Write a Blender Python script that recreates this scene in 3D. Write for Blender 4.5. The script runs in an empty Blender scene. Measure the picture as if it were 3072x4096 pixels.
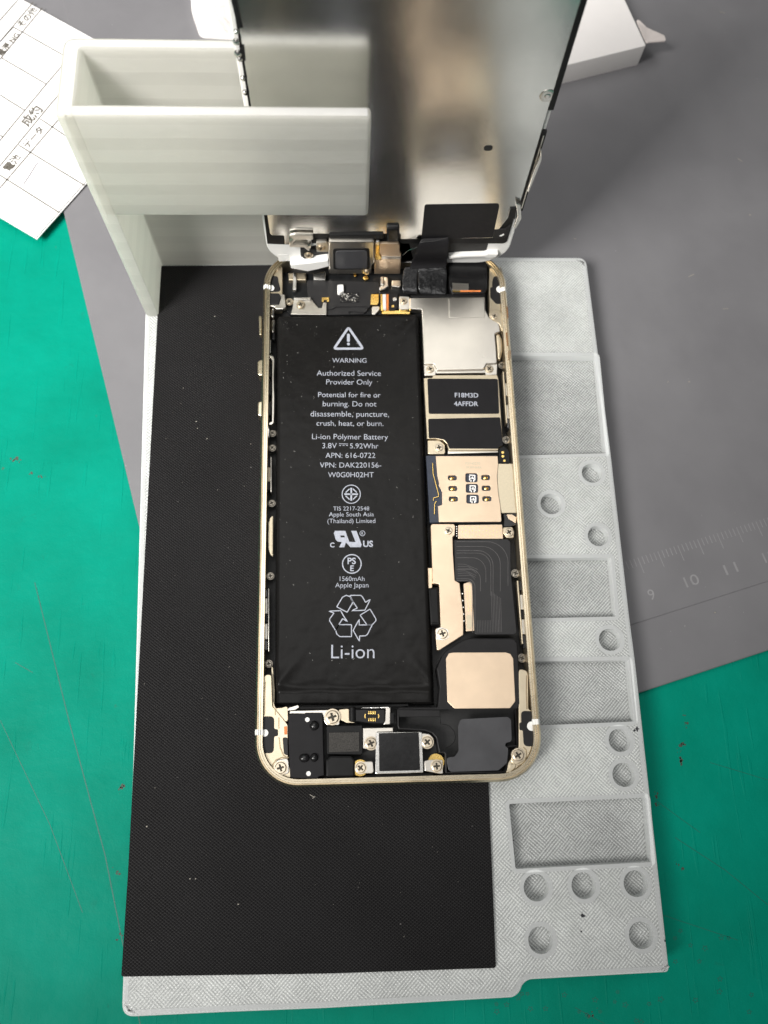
import bpy, bmesh, math, random
from mathutils import Vector, Matrix
from mathutils.geometry import tessellate_polygon

# ---------------------------------------------------------------- scene, camera, light
S = bpy.context.scene
MM = 0.001
random.seed(7)
FPX = 3327.6                                   # focal length in photo pixels (photo is 3072 x 4096)
CAM = Vector((-9.882, -58.229, 191.62))        # millimetres
ROT = (0.2971, -0.0379, -0.0254)
cd = bpy.data.cameras.new('camera')
cam = bpy.data.objects.new('camera', cd)
S.collection.objects.link(cam)
cam.location = CAM * MM
cam.rotation_euler = ROT
cd.sensor_fit = 'VERTICAL'
cd.sensor_height = 7.3
cd.sensor_width = 7.3 * .75
cd.lens = FPX / 4096 * 7.3
cd.clip_start = .01
cd.clip_end = 20
cd.dof.use_dof = True
cd.dof.focus_distance = .176
cd.dof.aperture_fstop = 4.2
S.camera = cam

w = bpy.data.worlds.new('World')
S.world = w
w.use_nodes = True
bg = w.node_tree.nodes['Background']
bg.inputs[0].default_value = (.92, .96, 1.0, 1)
bg.inputs[1].default_value = .09

def area(name, loc, target, size, power, col=(1, 1, 1), sy=None, spread=180):
    l = bpy.data.lights.new(name, 'AREA')
    l.energy = power
    l.color = col
    l.size = size * MM
    l.spread = math.radians(spread)
    if sy:
        l.shape = 'RECTANGLE'
        l.size_y = sy * MM
    o = bpy.data.objects.new(name, l)
    S.collection.objects.link(o)
    o.location = Vector(loc) * MM
    d = (Vector(target) - Vector(loc))
    o.rotation_euler = d.to_track_quat('-Z', 'Y').to_euler()
    return o

area('bench_lamp', (-330, -170, 450), (-75, 125, 0), 220, .78, (1, .975, .94), 220, 53)
area('back_ceiling_lamp', (-230, 330, 850), (-170, 160, 0), 1000, .9, (1, .985, .96), 760, 62)
area('front_ceiling_lamp', (-90, -430, 900), (-60, 150, 0), 800, .36, (1, .985, .96), 360, 70)
S.view_settings.view_transform = 'Standard'
S.view_settings.look = 'None'
S.view_settings.exposure = 0
S.view_settings.gamma = 1
try:
    S.view_settings.use_curve_mapping = False
except Exception:
    pass
try:
    S.cycles.max_bounces = 8
    S.cycles.caustics_reflective = False
    S.cycles.caustics_refractive = False
    S.cycles.sample_clamp_indirect = 4
except Exception:
    pass

# ---------------------------------------------------------------- photo pixel -> place (at the thing's own height)
cx, sx = math.cos(ROT[0]), math.sin(ROT[0])
RM = (Matrix.Rotation(ROT[2], 3, 'Z') @ Matrix.Rotation(ROT[1], 3, 'Y') @ Matrix.Rotation(ROT[0], 3, 'X'))

def ray(x, y):
    return RM @ Vector(((x - 1536) / FPX, -(y - 2048) / FPX, -1))

def hz(x, y, z):
    """point of the photo on the horizontal plane z (mm)"""
    d = ray(x, y)
    t = (z - CAM.z) / d.z
    return (CAM.x + t * d.x, CAM.y + t * d.y)

def vt(x, y, Y):
    """point of the photo on the upright plane y = Y (mm) -> (x, z)"""
    d = ray(x, y)
    t = (Y - CAM.y) / d.y
    return (CAM.x + t * d.x, CAM.z + t * d.z)

PX = (0, 0, 1)                                  # measuring frames: origin and scale of the enlargements used
A = (1000, 800, 2.5922); B = (1500, 800, 2.5922); Cc = (1600, 1150, 2.765); D = (1600, 1750, 2.765)
E_ = (1640, 2250, 2.765); F = (1000, 2650, 2.5922); G = (1540, 2650, 2.5136); H = (1000, 1000, 3.16)
I = (1000, 1700, 3.16); J = (1000, 2350, 3.16); T1 = (1160, 1250, 2.95); T2 = (1160, 1900, 2.7646)
R1 = (1900, 1000, 1.8433); R2 = (1900, 2000, 1.8433); R3 = (1900, 3000, 1.8433); R4 = (2300, 1700, 2.0104)
L1 = (300, 1000, 2.0738); L2 = (400, 3100, 1.8433); Q1 = (0, 0, 1.6201); Q2 = (900, 0, 2.0738); Q3 = (1600, 0, 1.127)

def full(K, p):
    return (K[0] + p[0] / K[2], K[1] + p[1] / K[2])

def P(K, pts, z):
    return [hz(*full(K, p), z) for p in pts]

def W(K, pts, Y):
    return [vt(*full(K, p), Y) for p in pts]

# ---------------------------------------------------------------- mesh building
def area2(p):
    return sum(p[i][0] * p[(i + 1) % len(p)][1] - p[(i + 1) % len(p)][0] * p[i][1] for i in range(len(p)))

def ccw(p):
    p = list(p)
    return p if area2(p) > 0 else p[::-1]

def rnd(pts, r, n=4):
    """round the corners of a polygon (r: one radius or one per corner, mm)"""
    out = []
    m = len(pts)
    for i in range(m):
        a, b, c = Vector(pts[i - 1]), Vector(pts[i]), Vector(pts[(i + 1) % m])
        rr = r[i] if isinstance(r, (list, tuple)) else r
        u, v = (a - b), (c - b)
        lu, lv = u.length, v.length
        if lu < 1e-6 or lv < 1e-6 or rr <= 0:
            out.append(tuple(b)); continue
        u /= lu; v /= lv
        cosang = max(-1, min(1, u.dot(v)))
        ang = math.acos(cosang)
        if ang > 3.0 or ang < .1:
            out.append(tuple(b)); continue
        t = min(rr / math.tan(ang / 2), lu * .48, lv * .48)
        p0, p1 = b + u * t, b + v * t
        for k in range(n + 1):
            s = k / n
            q = p0 * (1 - s) ** 2 + b * (2 * s * (1 - s)) + p1 * s * s
            out.append((q.x, q.y))
    return out

def offset(p, d):
    """move a ccw loop inwards by d"""
    n = len(p)
    out = []
    for i in range(n):
        a, b, c = Vector(p[i - 1]), Vector(p[i]), Vector(p[(i + 1) % n])
        e0, e1 = (b - a), (c - b)
        if e0.length < 1e-7 or e1.length < 1e-7:
            e0 = e1 = (c - a)
        e0 = e0.normalized(); e1 = e1.normalized()
        n0, n1 = Vector((-e0.y, e0.x)), Vector((-e1.y, e1.x))
        m = n0 + n1
        if m.length < 1e-6:
            m = n0
        m = m.normalized()
        k = max(.45, m.dot(n0))
        q = b + m * (d / k)
        out.append((q.x, q.y))
    return out

def clip_convex(pts, hull):
    """keep the part of a polygon inside a convex ccw hull"""
    out = list(pts)
    for i in range(len(hull)):
        a, b = hull[i], hull[(i + 1) % len(hull)]
        ex, ey = b[0] - a[0], b[1] - a[1]
        def sd(p):
            return ex * (p[1] - a[1]) - ey * (p[0] - a[0])
        res = []
        for k in range(len(out)):
            p, q = out[k - 1], out[k]
            sp, sq = sd(p), sd(q)
            if (sp >= 0) != (sq >= 0):
                t = sp / (sp - sq)
                res.append((p[0] + t * (q[0] - p[0]), p[1] + t * (q[1] - p[1])))
            if sq >= 0:
                res.append(q)
        out = res
        if not out:
            return pts
    return out

def circle(c, r, n=24, ph=0):
    return [(c[0] + r * math.cos(2 * math.pi * k / n + ph), c[1] + r * math.sin(2 * math.pi * k / n + ph)) for k in range(n)]

def rrect(x0, y0, x1, y1, r, n=6):
    pts = []
    for (cx_, cy_, a0) in ((x1 - r, y1 - r, 0), (x0 + r, y1 - r, 90), (x0 + r, y0 + r, 180), (x1 - r, y0 + r, 270)):
        for k in range(n + 1):
            a = math.radians(a0 + 90 * k / n)
            pts.append((cx_ + r * math.cos(a), cy_ + r * math.sin(a)))
    return pts

def up(u, v, w_):                               # horizontal sheets: u=x v=y w=z
    return (u, v, w_)

def wall(u, v, w_):                             # upright sheets facing the viewer: u=x v=z, w counts towards -y
    return (u, -w_, v)

class MB:
    """collects geometry (mm); build() links it as one mesh object"""
    def __init__(self):
        self.v = []; self.f = []; self.m = []; self.mats = []; self.sm = []
    def mi(self, mat):
        if mat not in self.mats:
            self.mats.append(mat)
        return self.mats.index(mat)
    def face(self, idx, mi, sm=True):
        self.f.append(idx); self.m.append(mi); self.sm.append(sm)
    def slab(self, outer, z0, z1, mat, bev=.06, holes=(), xf=up, bottom=False, hole_bev=None, side=None):
        mi = self.mi(mat)
        ms = self.mi(side) if side else mi
        outer = ccw(outer)
        loops = [outer] + [ccw(h)[::-1] for h in holes]
        tops = []
        for li, lp in enumerate(loops):
            b = bev if li == 0 or hole_bev is None else hole_bev
            rings = [(0, z0)]
            if b > 0:
                rings += [(0, z1 - b), (b * .3, z1 - b * .3), (b, z1)]
            else:
                rings += [(0, z1)]
            base = len(self.v); n = len(lp)
            for (d, z) in rings:
                q = offset(lp, d) if d > 0 else lp
                self.v += [xf(a, b_, z) for a, b_ in q]
            for k in range(len(rings) - 1):
                for i in range(n):
                    j = (i + 1) % n
                    self.face((base + k * n + i, base + k * n + j, base + (k + 1) * n + j, base + (k + 1) * n + i), ms)
            tops.append((list(range(base + (len(rings) - 1) * n, base + len(rings) * n)), offset(lp, b) if b > 0 else lp, base))
        tri = tessellate_polygon([[Vector((a, b_, 0)) for a, b_ in t[1]] for t in tops])
        idx = [i for t in tops for i in t[0]]
        flat = [p for t in tops for p in t[1]]
        for t in tri:
            a, b_, c = (Vector(flat[i]) for i in t)
            if (b_ - a).cross(c - a) < 0:
                t = (t[0], t[2], t[1])
            self.face(tuple(idx[i] for i in t), mi, False)
        if bottom:
            bi = [t[2] + k for t in tops for k in range(len(t[0]))]
            for t in tri:
                self.face((bi[t[0]], bi[t[2]], bi[t[1]]), mi, False)
        return self
    def sheet(self, pts, z, mat, xf=up):
        return self.slab(pts, z - .03, z, mat, 0, xf=xf)
    def lathe(self, c, prof, mat, n=20, xf=up, squash=(1, 1)):
        """prof: list of (radius, w)"""
        mi = self.mi(mat); base = len(self.v)
        for r, z in prof:
            for k in range(n):
                a = 2 * math.pi * k / n
                self.v.append(xf(c[0] + r * squash[0] * math.cos(a), c[1] + r * squash[1] * math.sin(a), z))
        for k in range(len(prof) - 1):
            for i in range(n):
                j = (i + 1) % n
                self.face((base + k * n + i, base + k * n + j, base + (k + 1) * n + j, base + (k + 1) * n + i), mi)
        self.face(tuple(base + (len(prof) - 1) * n + i for i in range(n)), mi)
        return self
    def tube(self, pts, r, mat, n=6):
        """round wire through 3d points (mm)"""
        mi = self.mi(mat); base = len(self.v); m = len(pts)
        pts = [Vector(p) for p in pts]
        for i, p in enumerate(pts):
            t = (pts[min(i + 1, m - 1)] - pts[max(i - 1, 0)]).normalized()
            s = t.cross(Vector((0, 0, 1)))
            if s.length < 1e-3:
                s = t.cross(Vector((1, 0, 0)))
            s.normalize(); q = t.cross(s)
            for k in range(n):
                a = 2 * math.pi * k / n
                o = p + s * (r * math.cos(a)) + q * (r * math.sin(a))
                self.v.append(tuple(o))
        for i in range(m - 1):
            for k in range(n):
                j = (k + 1) % n
                self.face((base + i * n + k, base + (i + 1) * n + k, base + (i + 1) * n + j, base + i * n + j), mi)
        self.face(tuple(base + k for k in range(n)), mi)
        self.face(tuple(base + (m - 1) * n + k for k in range(n))[::-1], mi)
        return self
    def grid(self, nx, ny, fn, mat):
        mi = self.mi(mat); base = len(self.v)
        for j in range(ny + 1):
            for i in range(nx + 1):
                self.v.append(fn(i / nx, j / ny))
        for j in range(ny):
            for i in range(nx):
                a = base + j * (nx + 1) + i
                self.face((a, a + 1, a + nx + 2, a + nx + 1), mi)
        return self
    def stroke(self, pts, wd, z, mat, closed=False, xf=up):
        """flat ribbon of constant width along a polyline"""
        mi = self.mi(mat); n = len(pts); base = len(self.v)
        for i in range(n):
            b = Vector(pts[i])
            a = Vector(pts[i - 1]) if (i or closed) else None
            c = Vector(pts[(i + 1) % n]) if (i < n - 1 or closed) else None
            e0 = (b - a).normalized() if a is not None else (c - b).normalized()
            e1 = (c - b).normalized() if c is not None else e0
            m = Vector((-e0.y - e1.y, e0.x + e1.x))
            m = m.normalized() if m.length > 1e-6 else Vector((-e0.y, e0.x))
            k = max(.4, m.dot(Vector((-e0.y, e0.x))))
            o = m * (wd / 2 / k)
            self.v += [xf(b.x + o.x, b.y + o.y, z), xf(b.x - o.x, b.y - o.y, z)]
        for i in range(n if closed else n - 1):
            j = (i + 1) % n
            self.face((base + 2 * i, base + 2 * i + 1, base + 2 * j + 1, base + 2 * j), mi, False)
        return self
    def text(self, s, a, b, z, mat, xf=up, bold=0, hscale=None, fixed=None):
        """line of text from point a (left end of baseline) to b (right end), mm"""
        cu = bpy.data.curves.new('t', 'FONT')
        cu.body = s
        cu.size = 1
        cu.offset = bold
        cu.resolution_u = 4
        o = bpy.data.objects.new('t', cu)
        me = bpy.data.meshes.new_from_object(o)
        vs = [v.co.copy() for v in me.vertices]
        x0 = min(v.x for v in vs); x1 = max(v.x for v in vs)
        d = Vector(b) - Vector(a)
        k = d.length / (x1 - x0)
        ky = hscale * k if hscale else k
        if fixed:
            ky = fixed
        d.normalize(); nrm = Vector((-d.y, d.x))
        mi = self.mi(mat); base = len(self.v)
        for v in vs:
            q = Vector(a) + d * ((v.x - x0) * k) + nrm * (v.y * ky)
            self.v.append(xf(q.x, q.y, z))
        for p in me.polygons:
            self.face(tuple(base + i for i in p.vertices), mi, False)
        bpy.data.objects.remove(o); bpy.data.curves.remove(cu); bpy.data.meshes.remove(me)
        return self
    def build(self, name, parent=None, org=None, ang=38):
        if org is None:
            org = ORG.get(parent, Vector((0, 0, 0))) if parent else Vector((0, 0, 0))
        me = bpy.data.meshes.new(name)
        me.from_pydata([tuple((Vector(v) - org) * MM) for v in self.v], [], self.f)
        for m in self.mats:
            me.materials.append(m)
        me.polygons.foreach_set('material_index', self.m)
        me.polygons.foreach_set('use_smooth', self.sm)
        me.update()
        bm = bmesh.new(); bm.from_mesh(me)
        bmesh.ops.remove_doubles(bm, verts=bm.verts, dist=1e-7)
        bm.to_mesh(me); bm.free()
        flags = [p.use_smooth for p in me.polygons]
        me.set_sharp_from_angle(angle=math.radians(ang))
        me.polygons.foreach_set('use_smooth', flags)      # flat caps stay flat
        me.update()
        o = bpy.data.objects.new(name, me)
        S.collection.objects.link(o)
        if parent:
            o.parent = parent
        else:
            o.location = org * MM
        ORG[o] = org
        return o

ORG = {}

def thing(name, loc, label, cat, group=None):
    o = bpy.data.objects.new(name, None)
    o.empty_display_size = .01
    S.collection.objects.link(o)
    o.location = Vector(loc) * MM
    ORG[o] = Vector(loc)
    o['label'] = label; o['category'] = cat
    if group:
        o['group'] = group
    return o

def tag(o, label, cat, group=None):
    o['label'] = label; o['category'] = cat
    if group:
        o['group'] = group
    return o

# ---------------------------------------------------------------- materials
class N:
    def __init__(self, name):
        self.mat = bpy.data.materials.new(name)
        self.mat.use_nodes = True
        self.t = self.mat.node_tree
        self.p = self.t.nodes['Principled BSDF']
        tc = self.t.nodes.new('ShaderNodeTexCoord')
        s = self.t.nodes.new('ShaderNodeVectorMath'); s.operation = 'SCALE'
        s.inputs['Scale'].default_value = 1000
        self.t.links.new(tc.outputs['Object'], s.inputs[0])
        self.co = s.outputs[0]                  # millimetres
    def l(self, a, b):
        self.t.links.new(a, b)
    def set(self, **k):
        for a, b in k.items():
            n = a.replace('_', ' ')
            self.p.inputs[n].default_value = (*b, 1) if isinstance(b, tuple) and len(b) == 3 and 'Color' in n or n == 'Base Color' else b
        return self
    def noise(self, scale, detail=3, rough=.55, stretch=None, dist=0):
        n = self.t.nodes.new('ShaderNodeTexNoise')
        n.inputs['Scale'].default_value = scale
        n.inputs['Detail'].default_value = detail
        n.inputs['Roughness'].default_value = rough
        n.inputs['Distortion'].default_value = dist
        co = self.co
        if stretch:
            m = self.t.nodes.new('ShaderNodeMapping')
            m.inputs['Scale'].default_value = stretch
            self.l(co, m.inputs['Vector']); co = m.outputs[0]
        self.l(co, n.inputs['Vector'])
        return n.outputs['Fac']
    def waves(self, pitch, ang, dist=0, dscale=1, prof='SIN'):
        m = self.t.nodes.new('ShaderNodeMapping')
        m.inputs['Rotation'].default_value = (0, 0, math.radians(ang))
        self.l(self.co, m.inputs['Vector'])
        n = self.t.nodes.new('ShaderNodeTexWave')
        n.wave_profile = prof
        n.inputs['Scale'].default_value = 6.2832 / 20 / pitch
        n.inputs['Distortion'].default_value = dist
        n.inputs['Detail'].default_value = 1
        n.inputs['Detail Scale'].default_value = dscale
        self.l(m.outputs[0], n.inputs['Vector'])
        return n.outputs['Fac']
    def ramp(self, fac, stops):
        r = self.t.nodes.new('ShaderNodeValToRGB')
        e = r.color_ramp.elements
        while len(e) < len(stops):
            e.new(.5)
        for k, (pos, c) in enumerate(stops):
            e[k].position = pos
            e[k].color = (*c, 1) if isinstance(c, tuple) else (c, c, c, 1)
        self.l(fac, r.inputs[0])
        return r.outputs[0]
    def math(self, op, a, b=None, c=None):
        n = self.t.nodes.new('ShaderNodeMath'); n.operation = op
        for i, v in enumerate((a, b, c)):
            if v is None:
                continue
            if isinstance(v, (int, float)):
                n.inputs[i].default_value = v
            else:
                self.l(v, n.inputs[i])
        return n.outputs[0]
    def mix(self, fac, a, b):
        n = self.t.nodes.new('ShaderNodeMix'); n.data_type = 'RGBA'
        for s, v in ((n.inputs[0], fac), (n.inputs[6], a), (n.inputs[7], b)):
            if isinstance(v, (int, float)):
                s.default_value = v
            elif isinstance(v, tuple):
                s.default_value = (*v, 1)
            else:
                self.l(v, s)
        return n.outputs[2]
    def bump(self, h, dist, strength=1):
        n = self.t.nodes.new('ShaderNodeBump')
        n.inputs['Strength'].default_value = strength
        n.inputs['Distance'].default_value = dist * MM
        self.l(h, n.inputs['Height'])
        if self.p.inputs['Normal'].is_linked:
            self.l(self.p.inputs['Normal'].links[0].from_socket, n.inputs['Normal'])
        self.l(n.outputs[0], self.p.inputs['Normal'])
        return self
    def rough(self, fac, lo, hi):
        r = self.t.nodes.new('ShaderNodeMapRange')
        r.inputs[3].default_value = lo; r.inputs[4].default_value = hi
        self.l(fac, r.inputs[0]); self.l(r.outputs[0], self.p.inputs['Roughness'])
        return self

def simple(name, col, rough=.45, metal=0, var=.12, scale=.6, bump=0, bscale=4, spec=.5, coat=0):
    n = N(name)
    n.set(Metallic=metal)
    n.p.inputs['Specular IOR Level'].default_value = spec
    if coat:
        n.p.inputs['Coat Weight'].default_value = coat
    f = n.noise(scale, 4)
    lo = tuple(c * (1 - var) for c in col); hi = tuple(min(1, c * (1 + var)) for c in col)
    n.l(n.ramp(f, [(.3, lo), (.7, hi)]), n.p.inputs['Base Color'])
    n.rough(n.noise(scale * 3.1, 4), max(.02, rough * .78), min(1, rough * 1.22))
    if bump:
        n.bump(n.noise(bscale, 3), bump)
    return n.mat

def m_green():
    n = N('green bench rubber')
    n.set(Metallic=0)
    n.p.inputs['Specular IOR Level'].default_value = .06
    base = n.ramp(n.noise(.035, 4, .6), [(.3, (.0, .20, .132)), (.7, (.0, .262, .182))])
    st = n.ramp(n.noise(.11, 5, .72, dist=.6), [(.66, 0.0), (.80, .75)])
    base = n.mix(st, base, (.012, .13, .09))
    dirt = n.ramp(n.noise(.23, 5, .7, (1, .55, 1)), [(.70, 0.0), (.755, .8)])
    base = n.mix(dirt, base, (.07, .085, .05))
    n.l(base, n.p.inputs['Base Color'])
    n.rough(n.noise(.12, 4), .38, .58)
    n.bump(n.noise(.18, 4), .25)
    sc = n.ramp(n.noise(.9, 2, .5, (1, .05, 1), .4), [(.64, 0.0), (.70, 1.0)])
    n.bump(sc, .05)
    n.bump(n.noise(2.5, 3), .03)
    return n.mat

def m_greymat():
    n = N('grey silicone')
    base = n.ramp(n.noise(.05, 4), [(.3, (.148, .145, .152)), (.7, (.172, .169, .176))])
    fl = n.ramp(n.noise(1.3, 2, .5), [(.76, 0.0), (.79, .5)])
    n.l(n.mix(fl, base, (.4, .39, .38)), n.p.inputs['Base Color'])
    n.rough(n.noise(.2, 3), .48, .62)
    n.bump(n.noise(6, 3), .012)
    n.bump(n.noise(.06, 3), .3)
    return n.mat

def m_print(name, col, pitch=.56, sss=.35, rough=.3, depth=.08, gap=.62, warm=(1, 1, 1)):
    """translucent filament print: crossing lines of extruded plastic laid in patches"""
    n = N(name)
    n.p.inputs['Subsurface Weight'].default_value = sss
    n.p.inputs['Subsurface Radius'].default_value = (1, 1, .95)
    n.p.inputs['Subsurface Scale'].default_value = .002
    n.p.inputs['Specular IOR Level'].default_value = .55
    a = n.waves(pitch, 44, 1.6, .3)
    b = n.waves(pitch, -47, 1.6, .3)
    msk = n.ramp(n.noise(.13, 3, .6, None, 2.0), [(.44, 0.0), (.56, 1.0)])
    h = n.mix(msk, a, b)
    h2 = n.math('MULTIPLY', a, b)
    hh = n.math('ADD', n.math('MULTIPLY', h, .55), n.math('MULTIPLY', h2, .6))
    n.bump(n.math('ADD', hh, n.math('MULTIPLY', n.noise(1.6, 3), .8)), depth)
    lo = tuple(c * gap for c in col); hi = tuple(min(.95, c * 1.12 * w_) for c, w_ in zip(col, warm))
    f = n.math('ADD', n.math('MULTIPLY', hh, .62), n.math('MULTIPLY', n.noise(1.1, 3), .4))
    line = n.ramp(f, [(.18, lo), (.72, hi)])
    milky = n.ramp(n.noise(.075, 5, .6), [(.32, .80), (.68, 1.06)])
    mm = n.t.nodes.new('ShaderNodeMix'); mm.data_type = 'RGBA'; mm.blend_type = 'MULTIPLY'; mm.inputs[0].default_value = 1
    n.l(line, mm.inputs[6]); n.l(milky, mm.inputs[7])
    n.l(mm.outputs[2], n.p.inputs['Base Color'])
    n.rough(n.noise(.9, 3), rough * .6, rough * 1.5)
    return n.mat

def m_milky(name, col, bands=True, sss=.4, scale=.004, trans=.48):
    """upright or smooth printed walls: layer lines and the hidden ribs that show as soft bands"""
    n = N(name)
    n.p.inputs['Subsurface Weight'].default_value = sss
    n.p.inputs['Subsurface Radius'].default_value = (1, 1, .92)
    n.p.inputs['Subsurface Scale'].default_value = scale
    n.p.inputs['Specular IOR Level'].default_value = .5
    c0 = n.ramp(n.noise(.09, 5, .6), [(.3, tuple(c * .93 for c in col)), (.7, col)])
    if bands:
        m = n.t.nodes.new('ShaderNodeSeparateXYZ'); n.l(n.co, m.inputs[0])
        z = m.outputs[2]
        zz = n.math('ADD', z, n.math('MULTIPLY', n.noise(.04, 2), 1.0))
        b = n.ramp(n.math('FRACT', n.math('MULTIPLY', zz, 1 / 6.1)), [(.0, .90), (.04, 1.0), (.075, .94), (.47, .925), (.50, .97), (.54, .85), (.97, .84)])
        mm = n.t.nodes.new('ShaderNodeMix'); mm.data_type = 'RGBA'; mm.blend_type = 'MULTIPLY'; mm.inputs[0].default_value = 1
        n.l(c0, mm.inputs[6]); n.l(b, mm.inputs[7])
        n.l(mm.outputs[2], n.p.inputs['Base Color'])
        lines = n.noise(1, 2, .5, (.25, .25, 3.4))
        n.bump(lines, .03)
        n.bump(n.noise(.5, 3, .6), .05)
    else:
        n.l(c0, n.p.inputs['Base Color'])
        n.bump(n.noise(1.5, 3), .05)
    n.rough(n.noise(.6, 3), .24, .42)
    tr = n.t.nodes.new('ShaderNodeBsdfTranslucent')
    tr.inputs[0].default_value = (*(min(.97, c * 1.16) for c in col), 1)
    mx = n.t.nodes.new('ShaderNodeMixShader'); mx.inputs[0].default_value = trans
    n.l(n.p.outputs[0], mx.inputs[1]); n.l(tr.outputs[0], mx.inputs[2])
    n.l(mx.outputs[0], n.t.nodes['Material Output'].inputs[0])
    return n.mat

def m_rubber():
    n = N('black textured rubber')
    n.p.inputs['Specular IOR Level'].default_value = .16
    a = n.waves(.5, 52); b = n.waves(.5, -52)
    h = n.math('MULTIPLY', a, b)
    n.bump(h, .14)
    fl = n.ramp(n.noise(1.1, 2, .5), [(.77, 0.0), (.80, .6)])
    base = n.ramp(n.noise(.05, 4), [(.3, (.0065, .006, .0062)), (.7, (.0105, .010, .0104))])
    base = n.mix(n.math('MULTIPLY', h, .4), base, (.024, .023, .025))
    n.l(n.mix(fl, base, (.22, .21, .2)), n.p.inputs['Base Color'])
    n.rough(n.noise(.4, 3), .42, .6)
    return n.mat

def m_steel(name, col, rough, stretch=(1, .03, .03), var=.06, anis=.0, bumps=.004):
    n = N(name)
    n.set(Metallic=1.0)
    f = n.noise(5, 3, .6, stretch)
    n.l(n.ramp(n.noise(.12, 4), [(.3, tuple(c * (1 - var) for c in col)), (.7, tuple(min(1, c * (1 + var)) for c in col))]), n.p.inputs['Base Color'])
    g = n.math('ADD', n.math('MULTIPLY', f, .5), n.math('MULTIPLY', n.noise(.2, 4), .5))
    n.rough(g, rough * .7, rough * 1.35)
    n.bump(f, bumps)
    n.bump(n.noise(.25, 3), .02)
    return n.mat

GREEN = m_green()
GREY = m_greymat()
GREY2 = simple('pale embossing', (.25, .245, .25), .5, 0, .08)
PRINT = m_print('frosted print top', (.64, .66, .65), pitch=.56, warm=(1.0, 1.0, .98))
FLOOR = m_print('thin print floor', (.50, .515, .505), pitch=.56, sss=.1, rough=.24, depth=.10, gap=.5)
EDGE = m_milky('frosted print perimeter', (.76, .78, .77), False, .3, .002, .12)
LIP = m_milky('solid print lip', (.76, .755, .73), False, .4, .004, .35)
WALL = m_milky('frosted print wall', (.74, .73, .685), trans=.6)
RUB = m_rubber()
PAPER = simple('white paper', (.80, .79, .78), .8, 0, .03, .1, .01, 3, .2)
INK = simple('grey print ink', (.10, .09, .075), .8, 0, .2)
PEN = simple('pencil line', (.16, .15, .17), .7)
CARD = simple('white coated card', (.80, .77, .75), .5, 0, .04, .05, .02, 1)
CARDIN = simple('card inside', (.66, .60, .57), .7, 0, .06, .1)
CLEAR = simple('clear film', (.75, .73, .70), .12, 0, .05)
CLEAR.node_tree.nodes['Principled BSDF'].inputs['Alpha'].default_value = .28
GOLD = m_steel('champagne frame', (.74, .645, .48), .27, (.05, 1, 1))
GOLDK = m_steel('darker gold groove', (.46, .37, .24), .4, (1, 1, 1), .3)  # darker gold for the rim steps and ledge ridges
GOLDD = m_steel('champagne inner frame', (.66, .57, .42), .42, (1, 1, 1), .14)
SHIELD = m_steel('shield can', (.73, .69, .625), .30, (.2, 1, 1), .05)
TAN = m_steel('tan bracket', (.80, .63, .46), .42, (.1, 1, 1), .07)
PLATE = m_steel('display back steel', (.86, .855, .83), .19, (1, .03, .02), .05, bumps=.0010)
STEEL = m_steel('bright steel', (.82, .80, .76), .24, (1, 1, 1))
SCREWM = m_steel('screw metal', (.66, .57, .44), .33, (1, 1, 1), .12)
SCREWK = m_steel('dark screw metal', (.22, .20, .17), .3, (1, 1, 1), .2)
RAIL = m_steel('dull rail metal', (.46, .44, .40), .42, (1, 1, 1), .15)
SCREWD = simple('screw recess', (.05, .045, .035), .5, .6)
BLK = simple('black plastic', (.009, .009, .0092), .42, 0, .2, .5, .008, 5, .18)
BLK2 = simple('charcoal plastic', (.014, .0135, .014), .5, 0, .15, .4, .01, 6, .22)
GLOSS = simple('glossy black', (.010, .0098, .0102), .22, 0, .2, .3, .02, .5, .4)
STICK = simple('black sticker', (.011, .0105, .0115), .5, 0, .1, .3, .004, 5, .18)
FILM = simple('smoky film', (.05, .05, .054), .34, 0, .15, .2, .02, .6)
FOAM = simple('foam', (.045, .042, .038), .9, 0, .5, 4, .12, 5)
DARK = simple('interior shade colour', (.008, .008, .008), .6)  # near black, puts the shade of gaps and openings into the colour
WHITE = simple('white plastic', (.78, .77, .74), .34, 0, .03, .2)
WHITEDOT = simple('white insert', (.85, .84, .80), .35, 0, .03)
PRINTW = simple('pale label print', (.40, .42, .48), .6, 0, .15, 3)
AU = m_steel('gold contacts', (.90, .62, .20), .25, (1, 1, 1), .1)
ORANGE = simple('orange flex', (.70, .22, .06), .4, 0, .2, 1)
YEL = simple('yellow tape', (.72, .48, .04), .4, 0, .1)
NAVY = simple('navy plastic', (.025, .032, .05), .45, 0, .2)
PCB = simple('dark circuit board', (.009, .0095, .010), .35, 0, .3, .8, .01, 3, .2)
PALE = simple('pale tan insulator', (.62, .54, .39), .6, 0, .06, 3, .01, 6)
FLEX = simple('charcoal flex', (.022, .0215, .022), .36, 0, .1, .3, .006, 2, .28)
TRACE = simple('highlit raised flex trace', (.12, .115, .115), .35, 0, .1)  # paler than the flex: highlights on the raised traces put into the colour
SCRATCH = simple('scratch in green rubber', (.0, .12, .085), .5)
DUST = simple('dust', (.26, .255, .24), .9)
RUST = simple('rust', (.24, .11, .04), .8, 0, .3, 2)
SOOT = simple('black grime', (.02, .02, .025), .7)

SCUFF = simple('brown scuff', (.045, .06, .04), .6, 0, .3, 2)
LINT = simple('lint', (.30, .28, .24), .9)
TAPE = simple('wrinkled glossy tape', (.009, .009, .0095), .2, 0, .2, .4, .22, .55, .5)

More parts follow.
